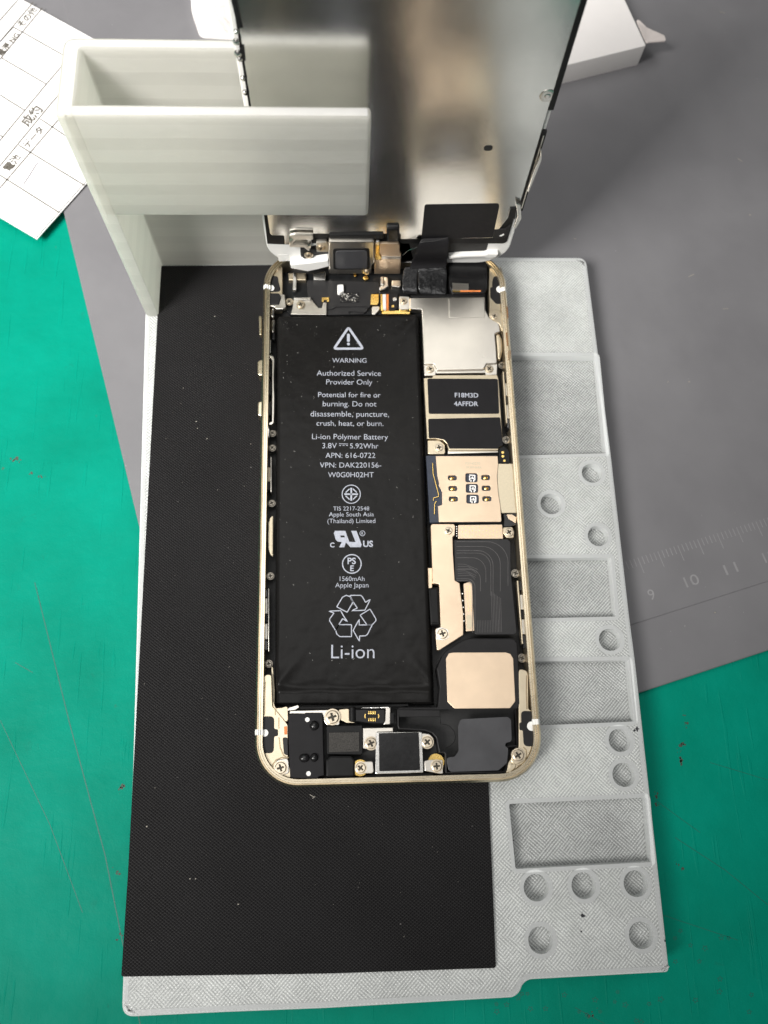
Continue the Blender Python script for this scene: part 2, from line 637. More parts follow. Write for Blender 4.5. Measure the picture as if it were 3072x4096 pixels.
def m_battery():
    n = N('battery pouch')
    n.l(n.ramp(n.noise(.08, 4), [(.3, (.0085, .0082, .008)), (.7, (.0115, .011, .0105))]), n.p.inputs['Base Color'])
    n.p.inputs['Specular IOR Level'].default_value = .1
    n.rough(n.noise(.3, 4), .22, .32)
    n.bump(n.noise(.09, 3), .5)
    n.bump(n.noise(5, 2), .004)
    return n.mat
BATT = m_battery()
#@@SETTING
# ---------------------------------------------------------------- setting: bench top
b = MB()
b.slab([(-420, -420), (420, -420), (420, 520), (-420, 520)], -30, 0, GREEN, 1.0)
def tp(pts):
    return P(PX, pts, .03)
for ln, wd in (([(139, 2330), (280, 2900), (420, 3420), (490, 3770), (560, 4096)], .22), ([(0, 2880), (200, 3300), (330, 3650)], .12), ([(2700, 3350), (2900, 3480), (3072, 3620)], .12),
               ([(2620, 3200), (2800, 3330)], .1), ([(2650, 3660), (2950, 3760)], .1), ([(2840, 3050), (3072, 3120)], .1), ([(60, 2650), (130, 2690)], .15), ([(2300, 4030), (2420, 4096)], .1)):
    b.stroke(tp(ln), wd, .02, SCRATCH)
for k in range(34):
    x, y = random.uniform(1950, 2900), random.uniform(3960, 4090)
    if k > 22:
        x, y = random.uniform(2700, 3050), random.uniform(3700, 4050)
    r_ = random.uniform(7, 13); a0 = random.random() * 6
    star = [(x + (r_ if j % 2 else r_ * .5) * math.cos(a0 + j * math.pi / 5), y + (r_ if j % 2 else r_ * .5) * math.sin(a0 + j * math.pi / 5)) for j in range(10)]
    b.stroke(tp(star), .09, .02, SCRATCH, True)
for c, L, a0 in (((2717, 3040), 55, 1.35), ((2627, 3190), 60, 1.5), ((2722, 3472), 26, .9), ((2730, 2980), 30, 1.7), ((2360, 4070), 45, 2.2), ((490, 3150), 24, 2.2), ((465, 3490), 26, .8),
                 ((480, 3745), 26, 2.3), ((2740, 2880), 40, 1.4), ((140, 1900), 40, .3), ((60, 1840), 30, .2)):
    for k in range(7):
        t = random.uniform(-1, 1); dx, dy = math.cos(a0), math.sin(a0)
        q = (c[0] + dx * L * t + random.uniform(-7, 7), c[1] + dy * L * t + random.uniform(-7, 7))
        r_ = random.uniform(2, 6.5) * (1.2 - abs(t))
        blob = [(q[0] + r_ * random.uniform(.5, 1.5) * math.cos(j * .9), q[1] + r_ * random.uniform(.5, 1.7) * math.sin(j * .9)) for j in range(7)]
        b.slab(tp(blob), -.01, .025, SCUFF, 0)
o = b.build('table_top'); o['kind'] = 'structure'; o['label'] = 'scuffed green rubber bench top under everything'

# ---------------------------------------------------------------- grey silicone work mat
def line_x(p, d, q, e):
    """intersection of p+s*d and q+t*e"""
    k = d.x * e.y - d.y * e.x
    s = ((q.x - p.x) * e.y - (q.y - p.y) * e.x) / k
    return p + d * s
bl0, bl1 = Vector(hz(2564, 2770, 2)), Vector(hz(3072, 2602, 2))
ll0, ll1 = Vector(hz(247, 864, 2)), Vector(hz(574, 2204, 2))
dm = (bl1 - bl0).normalized()
um = Vector((-dm.y, dm.x))
cor = line_x(bl0, dm, ll0, (ll1 - ll0))
def mat_pt(s, t):
    q = cor + dm * s + um * t
    return (q.x, q.y)
rb0 = Vector(hz(2531, 2498, 2.3)); rl0 = Vector(hz(265, 60, 2.3))
ib = (rb0 - cor).dot(um); il = (rl0 - cor).dot(dm)
work_mat = thing('work_mat', (cor.x, cor.y, 0), 'grey silicone work mat with embossed ruler lying on the green bench', 'work mat')
b = MB(); b.slab(rnd([mat_pt(0, 0), mat_pt(330, 0), mat_pt(330, 330), mat_pt(0, 330)], 3), 0, 2, GREY, .35)
b.build('border_sheet', work_mat)
b = MB(); b.slab(rnd([mat_pt(il, ib), mat_pt(318, ib), mat_pt(318, 318), mat_pt(il, 318)], 2), 1.9, 2.3, GREY, .2)
b.build('raised_panel', work_mat)
b = MB()
p9 = Vector(P(R4, [(570, 1225)], 2.33)[0]); p10 = Vector(P(R4, [(890, 1120)], 2.33)[0])
pitch = (p10 - p9).dot(dm) / 10
top0 = Vector(P(R4, [(415, 1095)], 2.33)[0])
s9 = (p9 - cor).dot(dm); tt = (top0 - cor).dot(um)
for k in range(-60, 60):
    L = 3.9 if k % 5 == 0 else 1.9
    s = s9 + k * pitch
    a_, c_ = mat_pt(s, tt), mat_pt(s, tt - L)
    b.stroke([a_, c_], .17, 2.335, GREY2)
for s_, c_, hw in (('9', (612, 1358), .75), ('10', (935, 1245), 1.75), ('11', (1250, 1148), 1.6), ('12', (1565, 1050), 1.7)):
    q = Vector(P(R4, [c_], 2.33)[0])
    a_ = q - dm * hw - um * 1.4; c2 = q + dm * hw - um * 1.4
    b.text(s_, tuple(a_), tuple(c2), 2.335, GREY2, fixed=3.6)
b.build('ruler_scale', work_mat)

# ---------------------------------------------------------------- paper form
c1 = Vector(P(Q1, [(230, 1540)], 3.0)[0]); c2 = Vector(P(Q1, [(555, 1175)], 3.0)[0]); c3 = Vector(P(Q1, [(0, 1395)], 3.0)[0])
ev = (c2 - c1); e1 = Vector((-ev.y, ev.x)).normalized()
form = thing('paper_form', (c1.x, c1.y, 2.3), 'white printed paper form with Japanese column headings and ruled boxes', 'paper')
far = c1 + ev * 2.88
b = MB()
for k, (zz, sh) in enumerate(((2.35, .5), (2.72, 0))):
    o_ = Vector((.5, -.45)) * sh
    b.slab([tuple(c1 + o_), tuple(far + o_), tuple(far + o_ + e1 * 95), tuple(c1 + o_ + e1 * 95)], zz, zz + .3, PAPER, .04, bottom=True)
b.build('paper_sheet', form)
b = MB(); zt = 3.08
for ln in ([(-60, 198), (115, 0)], [(-60, 341), (214, 16)], [(-60, 456), (274, 51)], [(-60, 982), (300, 545), (520, 290)],
           [(-60, 1147), (340, 660), (600, 370)], [(-60, 1287), (370, 785), (640, 480)],
           [(85, 175), (150, 210), (370, 335), (560, 440)], [(10, 375), (300, 545)], [(0, 615), (160, 715)], [(0, 875), (15, 885)],
           [(260, 770), (410, 870), (600, 985)], [(120, 940), (545, 1200)], [(0, 1135), (380, 1375)], [(0, 270), (85, 175)]):
    b.stroke(P(Q1, ln, zt), .34, zt, INK)
b.build('ruled_lines', form)
b = MB()
for s_, a_, c_ in (('その他', (143, 178), (247, 62)), ('電源 NG', (8, 364), (133, 225)), ('成約', (178, 822), (280, 707)),
                   ('データ', (180, 960), (288, 837)), ('電池', (58, 1112), (141, 1018))):
    q = P(Q1, [a_, c_], zt)
    b.text(s_, q[0], q[1], zt, INK, bold=.03)
b.build('printed_heading', form)
b = MB(); b.stroke(P(Q1, [(152, 1195), (195, 1130), (232, 1070), (250, 1055)], zt), .3, zt, PEN)
b.build('pencil_mark', form)

# ---------------------------------------------------------------- small card box with torn flap
q = P(Q3, [(1110, 205), (765, 290), (1015, 0)], 9)
k0 = Vector(q[0]); kx = (Vector(q[1]) - k0).normalized(); ky = (Vector(q[2]) - k0).normalized()
box = thing('card_box', (k0.x, k0.y, 2.3), 'small white card box with a torn open flap behind the raised screen', 'box')
b = MB(); b.slab(rnd([tuple(k0), tuple(k0 + kx * 64), tuple(k0 + kx * 64 + ky * 48), tuple(k0 + ky * 48)], .5), 2.32, 9, CARD, .25)
b.build('box_body', box)
b = MB()
f0 = P(Q3, [(1058, 92), (1108, 202), (1200, 182), (1192, 160), (1150, 132), (1112, 120)], 8.6)
def flapz(x, y):
    d_ = (Vector((x, y)) - k0).dot(-kx)
    return 8.7 + .5 * math.sin(d_ * 1.1) - .13 * d_
me_pts = rnd(f0, .6)
b.slab(me_pts, 0, .35, CARDIN, .05, bottom=True, xf=lambda u, v, w_: (u, v, flapz(u, v) + w_))
b.build('torn_flap', box)
b = MB(); b.slab([tuple(k0 + kx * 6 + ky * 22), tuple(k0 + kx * 60 + ky * 22), tuple(k0 + kx * 60 + ky * 46), tuple(k0 + kx * 6 + ky * 46)], 9.0, 9.3, CARD, .1)
b.build('tuck_lid', box)

# ---------------------------------------------------------------- white blister tray with clear film, behind the stand
tl = P(Q1, [(1225, -160), (1240, 60), (1285, 195), (1640, 222), (1700, -160)], 5)
tray = thing('blister_tray', (tl[2][0], tl[2][1], 2.3), 'off-white packaging tray with crumpled clear film behind the stand', 'packaging')
b = MB(); b.slab(rnd(tl, 2.5), 2.32, 5, CARD, .5); b.build('tray_base', tray)
b = MB()
fp = P(Q1, [(1370, 50), (1450, 195), (1560, 200), (1560, -120), (1420, -120)], 6)
fx0 = Vector(fp[0])
b.slab(rnd(fp, 1), 5.05, 6.2, CLEAR, .5)
for ln in ([(1370, 60), (1425, 25), (1475, 30)], [(1375, 65), (1400, 120), (1455, 200)], [(1425, 25), (1440, 110), (1475, 180)], [(1390, 95), (1470, 140)]):
    b.tube([(*q_, 6.25) for q_ in P(Q1, ln, 6.25)], .14, CARDIN, 5)
b.build('clear_film', tray)

# ---------------------------------------------------------------- printed repair stand
ZP = 8.3
stand = thing('repair_stand', (0, -20, 2.3), 'frosted translucent printed stand with pockets, holes and an upright screen holder', 'repair stand')
pl = [(-58.9, 66.0)] + P(R1, [(820, 55), (1003, 1500)], ZP) + P(R2, [(1140, 860), (1183, 1190), (1232, 1640)], ZP) + P(R3, [(1432, 1618), (1418, 1640), (400, 1694), (352, 1728), (332, 1788), (285, 1826)], ZP) + \
    P(L2, [(1659, 1722), (900, 1752), (158, 1788), (168, 1500), (240, 0)], ZP) + [(-58.9, 48.0)]
pl = rnd(ccw(pl), 2.4, 6)
pl = rnd([p for p in pl], .3, 2)
def pk(K, pts):
    return rnd(ccw(P(K, pts, ZP)), .4, 3)
pockets = [pk(R1, [(200, 777), (893, 782), (963, 1498), (200, 1517)]),
           pk(R2, [(250, 432), (1000, 424), (1036, 858), (250, 876)]),
           pk(R2, [(300, 1192), (1132, 1182), (1172, 1632), (300, 1668)]),
           pk(R3, [(252, 398), (1262, 350), (1300, 825), (300, 876)])]
holes = []
for K, c, r in ((R1, (862, 1645), 82), (R2, (562, 28), 86), (R2, (908, 265), 82), (R2, (995, 1030), 84), (R2, (1068, 1772), 82),
                (R3, (1098, 183), 84), (R3, (452, 1015), 88), (R3, (802, 1000), 86), (R3, (1186, 985), 86), (R3, (485, 1402), 86), (R3, (1226, 1366), 86)):
    c_ = P(K, [c], ZP)[0]
    holes.append(circle(c_, r / 1.8433 / 18.6, 36))
b = MB()
b.slab(pl, 5.5, ZP, PRINT, .35, holes=pockets + holes, hole_bev=.12, side=EDGE)
for lp in pockets:
    b.stroke(offset(ccw(lp), -.45), .8, ZP + .02, EDGE, closed=True)
for lp in holes:
    for k in (.45, ):
        b.stroke(offset(ccw(lp), -k), .85, ZP + .02, EDGE, closed=True)
b.stroke(offset(ccw(pl), .8), .75, ZP + .02, EDGE, closed=True)
b.build('base_plate', stand)
b = MB(); b.slab(offset(ccw(pl), .02), 2.35, 5.55, FLOOR, 0); b.build('base_skin', stand)
b = MB()
b.slab(rnd([(-58.9, 48.8), (-55.5, 48.8), (-55.5, 63.3), (18, 63.3), (18, 66), (-58.9, 66)], [1.3, .3, .5, .2, .2, 2.4]), ZP, 74, LIP, .6, side=WALL)
b.build('holder_wall', stand)
b = MB()
b.slab(rnd([(-57.4, 48.83), (-4.9, 48.83), (-4.9, 51.6), (-57.4, 51.6)], [.1, .9, .9, .1]), 47.6, 73.97, LIP, .6, bottom=True, side=WALL)
b.build('front_panel', stand)
for K, c, r in ((R3, (797, 1222), 14), (R3, (783, 1338), 7), (R2, (1195, 1688), 16), (R2, (1175, 1700), 9), (R3, (1400, 1405), 7), (R3, (283, 668), 6)):
    c_ = P(K, [c], ZP)[0]
    n_ = 11
    pts = [(c_[0] + r / 34 * random.uniform(.4, 1.35) * math.cos(2 * math.pi * k / n_), c_[1] + r / 34 * random.uniform(.4, 1.35) * math.sin(2 * math.pi * k / n_)) for k in range(n_)]
    b = MB(); b.slab(pts, ZP + .01, ZP + .06, SOOT, .02); b.build('grime_speck', stand)

# ---------------------------------------------------------------- black rubber sheet
ZR = 9.1
rp = P(PX, [(640, 1063)], ZR) + [(10, 63.2), (19, 30)] + P(R3, [(100, 250), (155, 1608)], ZR) + P(L2, [(1659, 1466), (800, 1478), (155, 1488)], ZR) + P(L2, [(205, 720)], ZR)
b = MB(); b.slab(rnd(ccw(rp), .5), ZP + .05, ZR, RUB, .12)
rubber = b.build('rubber_sheet', None, Vector((-20, -20, ZP)))
tag(rubber, 'black rubber sheet with fine diamond texture lying on the printed stand', 'rubber sheet')

def lint_on(parent, z, boxes, spots, n_):
    b = MB()
    def fleck(x, y, L, w_, a):
        c_, s_ = math.cos(a), math.sin(a)
        b.slab([(x + L * c_ - w_ * s_, y + L * s_ + w_ * c_), (x - L * c_ - w_ * s_, y - L * s_ + w_ * c_), (x - L * c_ + w_ * s_, y - L * s_ - w_ * c_), (x + L * c_ + w_ * s_, y + L * s_ - w_ * c_)], z, z + .05, LINT, 0)
    for (x, y), L, a in spots:
        q = hz(x, y, z); fleck(q[0], q[1], L, .07 if L > .2 else L * .8, a)
    for k in range(n_):
        bx = random.choice(boxes); q = hz(random.uniform(bx[0], bx[2]), random.uniform(bx[1], bx[3]), z)
        s_ = random.choice((.03, .04, .05)); fleck(q[0], q[1], s_ * random.choice((1, 1, 3)), s_ * .7, random.random() * 6)
    o = b.build('lint', parent); o['kind'] = 'stuff'
lint_on(rubber, ZR + .01, [(640, 1080, 1000, 2000), (560, 2000, 980, 3800), (1000, 3180, 1900, 3800)],
        [((859, 1266), .13, 0), ((785, 1686), .13, 0), ((790, 1714), .12, 0), ((828, 1755), .14, 1), ((1003, 1776), .1, 0), ((587, 3306), .15, .5), ((953, 3617), .14, 0), ((760, 3515), .13, 0), ((782, 3515), .12, 0), ((1247, 3183), .5, 2.6), ((1255, 3190), .35, .6)], 45)
lint_on(work_mat, 2.33, [(2450, 1100, 3050, 2200)], [((2765, 1102), .9, .5), ((2672, 1527), .25, 1.2), ((2757, 1527), .2, 0), ((2902, 1235), .7, .1), ((2860, 2450), .16, 0), ((3000, 860), .2, 0), ((2960, 640), .8, 2.4), ((2890, 50), .8, 2.9), ((2300, 955), .4, 2.8)], 14)
# ---------------------------------------------------------------- opened phone
H0 = 16.1                                       # height of the rim
phone = thing('opened_phone', (0, 0, ZR), 'opened gold phone without its screen, battery and boards showing, on the black sheet', 'phone')
Z = 15.1
b = MB()
prof = [(.5, 9.15), (0, 9.6), (0, 15.5), (.34, 15.95), (.42, 16.1), (.66, 16.1), (.70, 15.88), (1.02, 15.88), (1.06, 15.6), (1.5, 15.6), (1.55, 10.5)]
mi = b.mi(GOLD); mi2 = b.mi(GOLDD); mi3 = b.mi(GOLDK)
base = 0
rings = []
for d, z in prof:
    lp = rrect(-29.3 + d, -61.9 + d, 29.3 - d, 61.9 - d, 9.0 - d, 12)
    rings.append(len(b.v)); b.v += [(x, y, z) for x, y in lp]
n_ = len(lp)
for k in range(len(prof) - 1):
    for i in range(n_):
        j = (i + 1) % n_
        b.face((rings[k] + i, rings[k] + j, rings[k + 1] + j, rings[k + 1] + i), (mi2 if k > 8 else mi3 if k in (4, 5, 7) else mi))
frame = b.build('frame', phone, ang=25)
b = MB(); b.slab(rrect(-28, -60.6, 28, 60.6, 7.6, 8), 9.12, 11.2, DARK, 0); b.build('back_shell', phone)  # shell coloured near black so the gaps above it look shaded

def part(name, K, pts, z, th, mat, bev=.08, r=0, parent=None, holes=()):
    b = MB()
    b.slab(rnd(ccw(P(K, pts, z)), r) if r else P(K, pts, z), z - th, z, mat, bev, holes=[P(K, h, z) for h in holes])
    return b.build(name, parent or phone)

def pcirc(K, c, r, n=16):
    return [(c[0] + r * math.cos(2 * math.pi * k / n), c[1] + r * math.sin(2 * math.pi * k / n)) for k in range(n)]

SCREWS = {}
def screw_mesh(r, mat=None):
    mat = mat or SCREWM
    key = (round(r, 2), mat.name)
    if key not in SCREWS:
        b = MB()
        a, t = r * .62, r * .17
        cross = [(-a, -t), (-t, -t), (-t, -a), (t, -a), (t, -t), (a, -t), (a, t), (t, t), (t, a), (-t, a), (-t, t), (-a, t)]
        b.slab(circle((0, 0), r, 24), 0, .32, mat, r * .16, holes=[cross], hole_bev=.02)
        b.sheet(circle((0, 0), r * .7, 12), .1, SCREWD)
        b.lathe((0, 0), [(r * 1.22, -.05), (r * 1.2, .02), (r * 1.02, .03)], mat, 20)
        o = b.build('screw', None, Vector((0, 0, 0)))
        SCREWS[key] = o.data
        bpy.data.objects.remove(o)
    return SCREWS[key]

def screw(K, c, rpx, z, rot=0, parent=None, mat=None):
    par = parent or phone
    q = P(K, [c], z)[0]
    r = rpx / K[2] / 18.3
    o = bpy.data.objects.new('screw', screw_mesh(r, mat))
    S.collection.objects.link(o)
    o.parent = par
    o.location = (Vector((q[0], q[1], z)) - ORG[par]) * MM
    o.rotation_euler = (random.uniform(-.03, .03), random.uniform(-.03, .03), math.radians(rot))
    ORG[o] = ORG[par]
    return o

# --- buttons and antenna bands of the frame
b = MB(); b.slab(rnd(P(H, [(113, 840), (150, 845), (150, 1085), (118, 1080)], 13.2), .2), 12.2, 13.6, GOLD, .2, bottom=True); b.build('mute_switch', phone)
for y0, y1 in ((1415, 1615), (1935, 2125)):
    b = MB()
    q0, q1 = P(H, [(103, y0), (103, y1)], 13)
    b.slab(rnd([(q0[0], q0[1]), (q0[0] + 2.2, q0[1]), (q0[0] + 2.2, q1[1]), (q0[0], q1[1])], .9, 6), 11.0, 14.2, GOLD, .3, bottom=True)
    b.build('volume_button', phone)
for K, y, sgn in ((H, 462, -1), (J, 1832, -1), (Cc, 20, 1), (G, 633, 1)):
    yy = P(K, [(0, y)], 15.9)[0][1]
    b = MB()
    x0, x1 = (-29.33, -27.75) if sgn < 0 else (27.75, 29.33)
    b.slab([(x0, yy - .55), (x1, yy - .55), (x1, yy + .55), (x0, yy + .55)], 9.7, 15.5, WHITEDOT, .02)
    xs = [(29.33, 15.5), (28.94, 15.99), (28.86, 16.13), (28.60, 16.13), (28.57, 15.92), (28.25, 15.92), (28.2, 15.64), (27.75, 15.64)]
    bi = len(b.v); mi_ = b.mi(WHITEDOT)
    for x, z in xs:
        b.v += [(sgn * x, yy - .55, z), (sgn * x, yy + .55, z)]
    for k in range(len(xs) - 1):
        b.face((bi + 2 * k, bi + 2 * k + 1, bi + 2 * k + 3, bi + 2 * k + 2), mi_)
    b.build('antenna_band', phone)

# --- corner ledges
def corner(K, pts, z, pill, dot, dotr, r=.8):
    hull = rrect(-27.75, -60.35, 27.75, 60.35, 7.4, 8)
    q = clip_convex(rnd(ccw(P(K, pts, z)), r), hull)
    q = [p_ for k_, p_ in enumerate(q) if (Vector(p_) - Vector(q[k_ - 1])).length > .02]
    b = MB(); b.slab(q, z - 3.2, z, GOLDD, .12)
    o = b.build('corner_ledge', phone)
    b = MB(); b.slab(rnd(ccw(P(K, pill, z + .05)), .9, 6), z - .5, z + .06, BLK2, .04); b.build('antenna_insert', o)
    b = MB(); b.slab(circle(P(K, [dot], z + .1)[0], dotr, 20), z - .3, z + .11, WHITEDOT, .05); b.build('antenna_spot', o)
    return o
corner(J, [(95, 1240), (200, 1100), (272, 1100), (285, 1500), (420, 1660), (480, 1740), (480, 2230), (720, 2700), (520, 2700), (330, 2560), (180, 2400), (90, 2200), (90, 1600)], 14.9,
       [(150, 1625), (306, 1630), (306, 1790), (355, 1790), (355, 1880), (306, 1880), (300, 2095), (155, 2095)], (188, 1838), .72)
corner(G, [(1345, 60), (1425, 80), (1440, 130), (1442, 480), (1512, 480), (1525, 900), (1440, 1070), (1320, 1150), (1215, 1150), (1240, 1010), (1345, 850)], 14.9,
       [(1368, 485), (1490, 490), (1505, 800), (1490, 845), (1395, 840), (1385, 680), (1350, 680), (1350, 605), (1370, 605)], (1474, 640), .95)
corner(A, [(165, 1100), (150, 850), (190, 740), (262, 640), (335, 690), (335, 950), (330, 1110)], 14.9,
       [(193, 850), (200, 790), (290, 785), (297, 850), (325, 950), (195, 955)], (215, 912), .85)
corner(B, [(1190, 640), (1230, 640), (1300, 700), (1360, 830), (1372, 1000), (1370, 1250), (1290, 1310), (1180, 1250), (1190, 1100), (1180, 900)], 14.9,
       [(1215, 850), (1230, 790), (1290, 790), (1312, 850), (1318, 1075), (1255, 1078), (1195, 1010), (1195, 905), (1215, 905)], (1300, 925), 1.0)
part('rubber_pad', A, [(190, 965), (300, 965), (322, 1000), (300, 1075), (190, 1078)], 15.4, 1.2, BLK2, .15, .4)
part('bracket', A, [(190, 975), (360, 975), (375, 1110), (345, 1132), (265, 1130), (255, 1108), (190, 1100)], 15.0, 1.0, SHIELD, .2, .5)
part('bracket', Cc, [(975, 250), (1080, 235), (1150, 300), (1160, 430), (1130, 500), (1095, 400), (1000, 370)], 15.1, 2, GOLDD, .25, 1.2)

for K, pts in ((F, [(262, 480), (262, 545)]), (F, [(298, 570), (298, 690)]), (F, [(300, 775), (312, 880), (345, 960), (385, 985)]), (F, [(400, 985), (330, 985), (270, 1010), (235, 1060), (228, 1120), (255, 1165)]),
               (F, [(160, 200), (152, 330), (150, 540)]), (G, [(1425, 130), (1422, 300), (1428, 470)]), (G, [(1390, 850), (1420, 880), (1425, 940), (1395, 1010), (1330, 1045)]), (B, [(1300, 700), (1345, 830), (1350, 1000)])):
    b = MB(); b.tube([(*q_, 14.93) for q_ in P(K, pts, 14.93)], .11, GOLDK, 6); b.build('machined_ridge', frame)

# --- battery
bq = P(PX, [(1103, 1263), (1684, 1254), (1742, 2816), (1096, 2818)], 14.6)
ZB = 15.2
def batt(u, v):
    xl = bq[3][0] * (1 - v) + bq[0][0] * v; xr = bq[2][0] * (1 - v) + bq[1][0] * v
    yb = bq[3][1] * (1 - u) + bq[2][1] * u; yt = bq[0][1] * (1 - u) + bq[1][1] * u
    x = xl * (1 - u) + xr * u; y = yb * (1 - v) + yt * v
    return x, y
LX, LY = abs(bq[1][0] - bq[0][0]), abs(bq[0][1] - bq[3][1])
def ease(t, n=3):
    t = max(0, min(1, t)); return 1 - (1 - t) ** n
def battp(i, j):
    u = .5 - .5 * math.cos(math.pi * i); v = .5 - .5 * math.cos(math.pi * j)
    u = .5 * u + .5 * i; v = .5 * v + .5 * j
    x, y = batt(u, v)
    dl, dr, db, dt = u * LX, (1 - u) * LX, v * LY, (1 - v) * LY
    z = ZB
    z -= 3.2 * (1 - ease(dl / 1.2)); z -= 3.2 * (1 - ease(dr / 1.5)); z -= .9 * (1 - ease(dt / 1.0))
    z -= .35 * math.exp(-(dt / 4.5) ** 2)
    z -= 2.6 * (1 - ease(db / .5))
    z -= .55 * (1 - ease((db - 2.6) / 1.4, 2)) if db > 2.6 else .55
    # diagonal creases that run in from the corners
    for cx_, cy_ in ((dl, dt), (dr, dt), (dl, db - 3.2), (dr, db - 3.2)):
        if cy_ > 0:
            dd = (cx_ - cy_ * .85) / 1.5
            rr = math.hypot(cx_, cy_)
            z += .4 * math.exp(-dd * dd) * math.exp(-(rr / 6.5) ** 2) * (1 if rr > 1.2 else rr / 1.2)
    if db < 4.5:
        z += .05 * math.sin(u * 23 + db * 1.3) + .04 * math.sin(u * 9 - db)
    return (x, y, max(11.3, z))
b = MB(); b.grid(64, 120, battp, BATT)
battery = b.build('battery', phone, ang=60)
b = MB(); b.slab(offset(ccw(bq), .25), 11.2, 13.4, BATT, .3); b.build('battery_edge', battery)
# printed lettering
ZT = ZB + .05
b = MB()
def line(K, s_, x0, x1, y, slope=-.006, fixed=None, bold=-.004):
    q = P(K, [(x0, y), (x1, y + slope * (x1 - x0))], ZT)
    b.text(s_, q[0], q[1], ZT, PRINTW, bold=bold, fixed=fixed)
for s_, x0, x1, y in (('WARNING', 498, 903, 590), ('Authorized Service', 315, 1073, 744), ('Provider Only', 427, 972, 848), ('Potential for fire or', 332, 1070, 998),
                      ('burning. Do not', 387, 1020, 1106), ('disassemble, puncture,', 242, 1168, 1226), ('crush, heat, or burn.', 312, 1103, 1335), ('Li-ion Polymer Battery', 260, 1157, 1494),
                      ('3.8V', 380, 553, 1602), ('5.92Whr', 707, 1043, 1604), ('APN: 616-0722', 418, 1007, 1716), ('VPN: DAK220156-', 352, 1076, 1830), ('W0G0H02HT', 448, 988, 1944)):
    line(T1, s_, x0, x1, y, .006 if y < 1600 else 0)
for s_, x0, x1, y in (('TIS 2217-2548', 478, 876, 393), ('Apple South Asia', 430, 927, 459), ('(Thailand) Limited', 414, 944, 532), ('1560mAh', 550, 824, 1172), ('Apple Japan', 500, 868, 1244), ('Li-ion', 455, 935, 2028)):
    line(T2, s_, x0, x1, y, -.004)
line(T2, 'C', 442, 492, 798, 0, None, .03); line(T2, 'US', 808, 918, 793, 0, None, .03)
line(T2, 'PS', 636, 728, 984, 0, None, .02); line(T2, 'E', 666, 706, 1062, 0, None, .02)
b.stroke(P(T1, [(578, 1549), (684, 1551)], ZT), .13, ZT, PRINTW)
for k in range(3):
    b.stroke(P(T1, [(580 + 40 * k, 1569), (604 + 40 * k, 1570)], ZT), .13, ZT, PRINTW)
b.build('printed_lettering', battery)
b = MB()
b.stroke(rnd(ccw(P(T1, [(690, 176), (862, 426), (519, 427)], ZT)), .35, 5), .58, ZT, PRINTW, True)
b.slab(rnd(P(T1, [(672, 250), (706, 250), (706, 345), (672, 345)], ZT), .3), ZT - .03, ZT, PRINTW, 0)
b.slab(circle(P(T1, [(690, 372)], ZT)[0], .36, 16), ZT - .03, ZT, PRINTW, 0)
b.build('warning_symbol', battery)
b = MB()
for poly in ([(517, 1458), (580, 1352), (622, 1330), (662, 1345), (697, 1405), (632, 1518)],
             [(662, 1331), (780, 1330), (800, 1345), (835, 1408), (890, 1372), (828, 1495), (676, 1502), (745, 1472), (697, 1400)],
             [(422, 1505), (560, 1500), (605, 1580), (640, 1625), (582, 1588), (540, 1655), (505, 1720), (437, 1610), (440, 1590), (487, 1525)],
             [(540, 1655), (680, 1655), (680, 1787), (552, 1787), (520, 1762), (505, 1720)],
             [(775, 1550), (885, 1482), (948, 1588), (950, 1612), (910, 1655), (850, 1655)],
             [(768, 1592), (764, 1658), (910, 1657), (858, 1760), (835, 1778), (770, 1780), (768, 1840), (698, 1718)]):
    b.stroke(rnd(ccw(P(T2, poly, ZT)), .12, 2), .22, ZT, PRINTW, True)
b.build('recycling_symbol', battery)
b = MB()
b.stroke(P(T2, pcirc(T2, (677, 212), 101, 32), ZT), .2, ZT, PRINTW, True)
for ln in ([(677, 142), (677, 284)], [(600, 212), (752, 212)]):
    b.stroke(P(T2, ln, ZT), .38, ZT, PRINTW)
for sx_, sy_ in ((1, 1), (1, -1), (-1, 1), (-1, -1)):
    b.stroke(P(T2, [(677 + sx_ * 18, 212 + sy_ * 60), (677 + sx_ * 62, 212 + sy_ * 18)], ZT), .26, ZT, PRINTW)
b.stroke(P(T2, pcirc(T2, (684, 983), 103, 32), ZT), .24, ZT, PRINTW, True)
ru = [(485, 642), (497, 617), (612, 617), (655, 738), (726, 742), (676, 617), (735, 617), (792, 770), (782, 797), (668, 799), (618, 745), (600, 799), (543, 799), (572, 742), (525, 735), (505, 715)]
b.slab(P(T2, ru, ZT), ZT - .03, ZT, PRINTW, 0, holes=[P(T2, [(555, 668), (600, 668), (609, 690), (562, 690)], ZT)])
b.stroke(P(T2, pcirc(T2, (801, 645), 28, 20), ZT), .12, ZT, PRINTW, True)
q = P(T2, [(790, 659), (813, 659)], ZT); b.text('R', q[0], q[1], ZT, PRINTW, bold=.01)
b.build('approval_mark', battery)
# dust on the pouch
b = MB(); mi_ = b.mi(DUST)
for k in range(170):
    u = random.random() ** 1.5 * .94 + .03; v = 1 - random.random() ** 1.4 * .93 - .02
    x, y = batt(u, v)
    zz = battp(u, v)[2]
    s_ = random.choice((.025, .03, .035, .045, .065)) ; a = random.random() * 6.3; L = s_ * random.choice((1, 1, 1.5, 4))
    if L > .18:
        s_ = .025
    if zz < ZB - .3:
        continue
    b.slab([(x + L * math.cos(a) - s_ * math.sin(a), y + L * math.sin(a) + s_ * math.cos(a)), (x - L * math.cos(a) - s_ * math.sin(a), y - L * math.sin(a) + s_ * math.cos(a)),
            (x - L * math.cos(a) + s_ * math.sin(a), y - L * math.sin(a) - s_ * math.cos(a)), (x + L * math.cos(a) + s_ * math.sin(a), y + L * math.sin(a) - s_ * math.cos(a))], ZB, ZB + .06, DUST, 0)
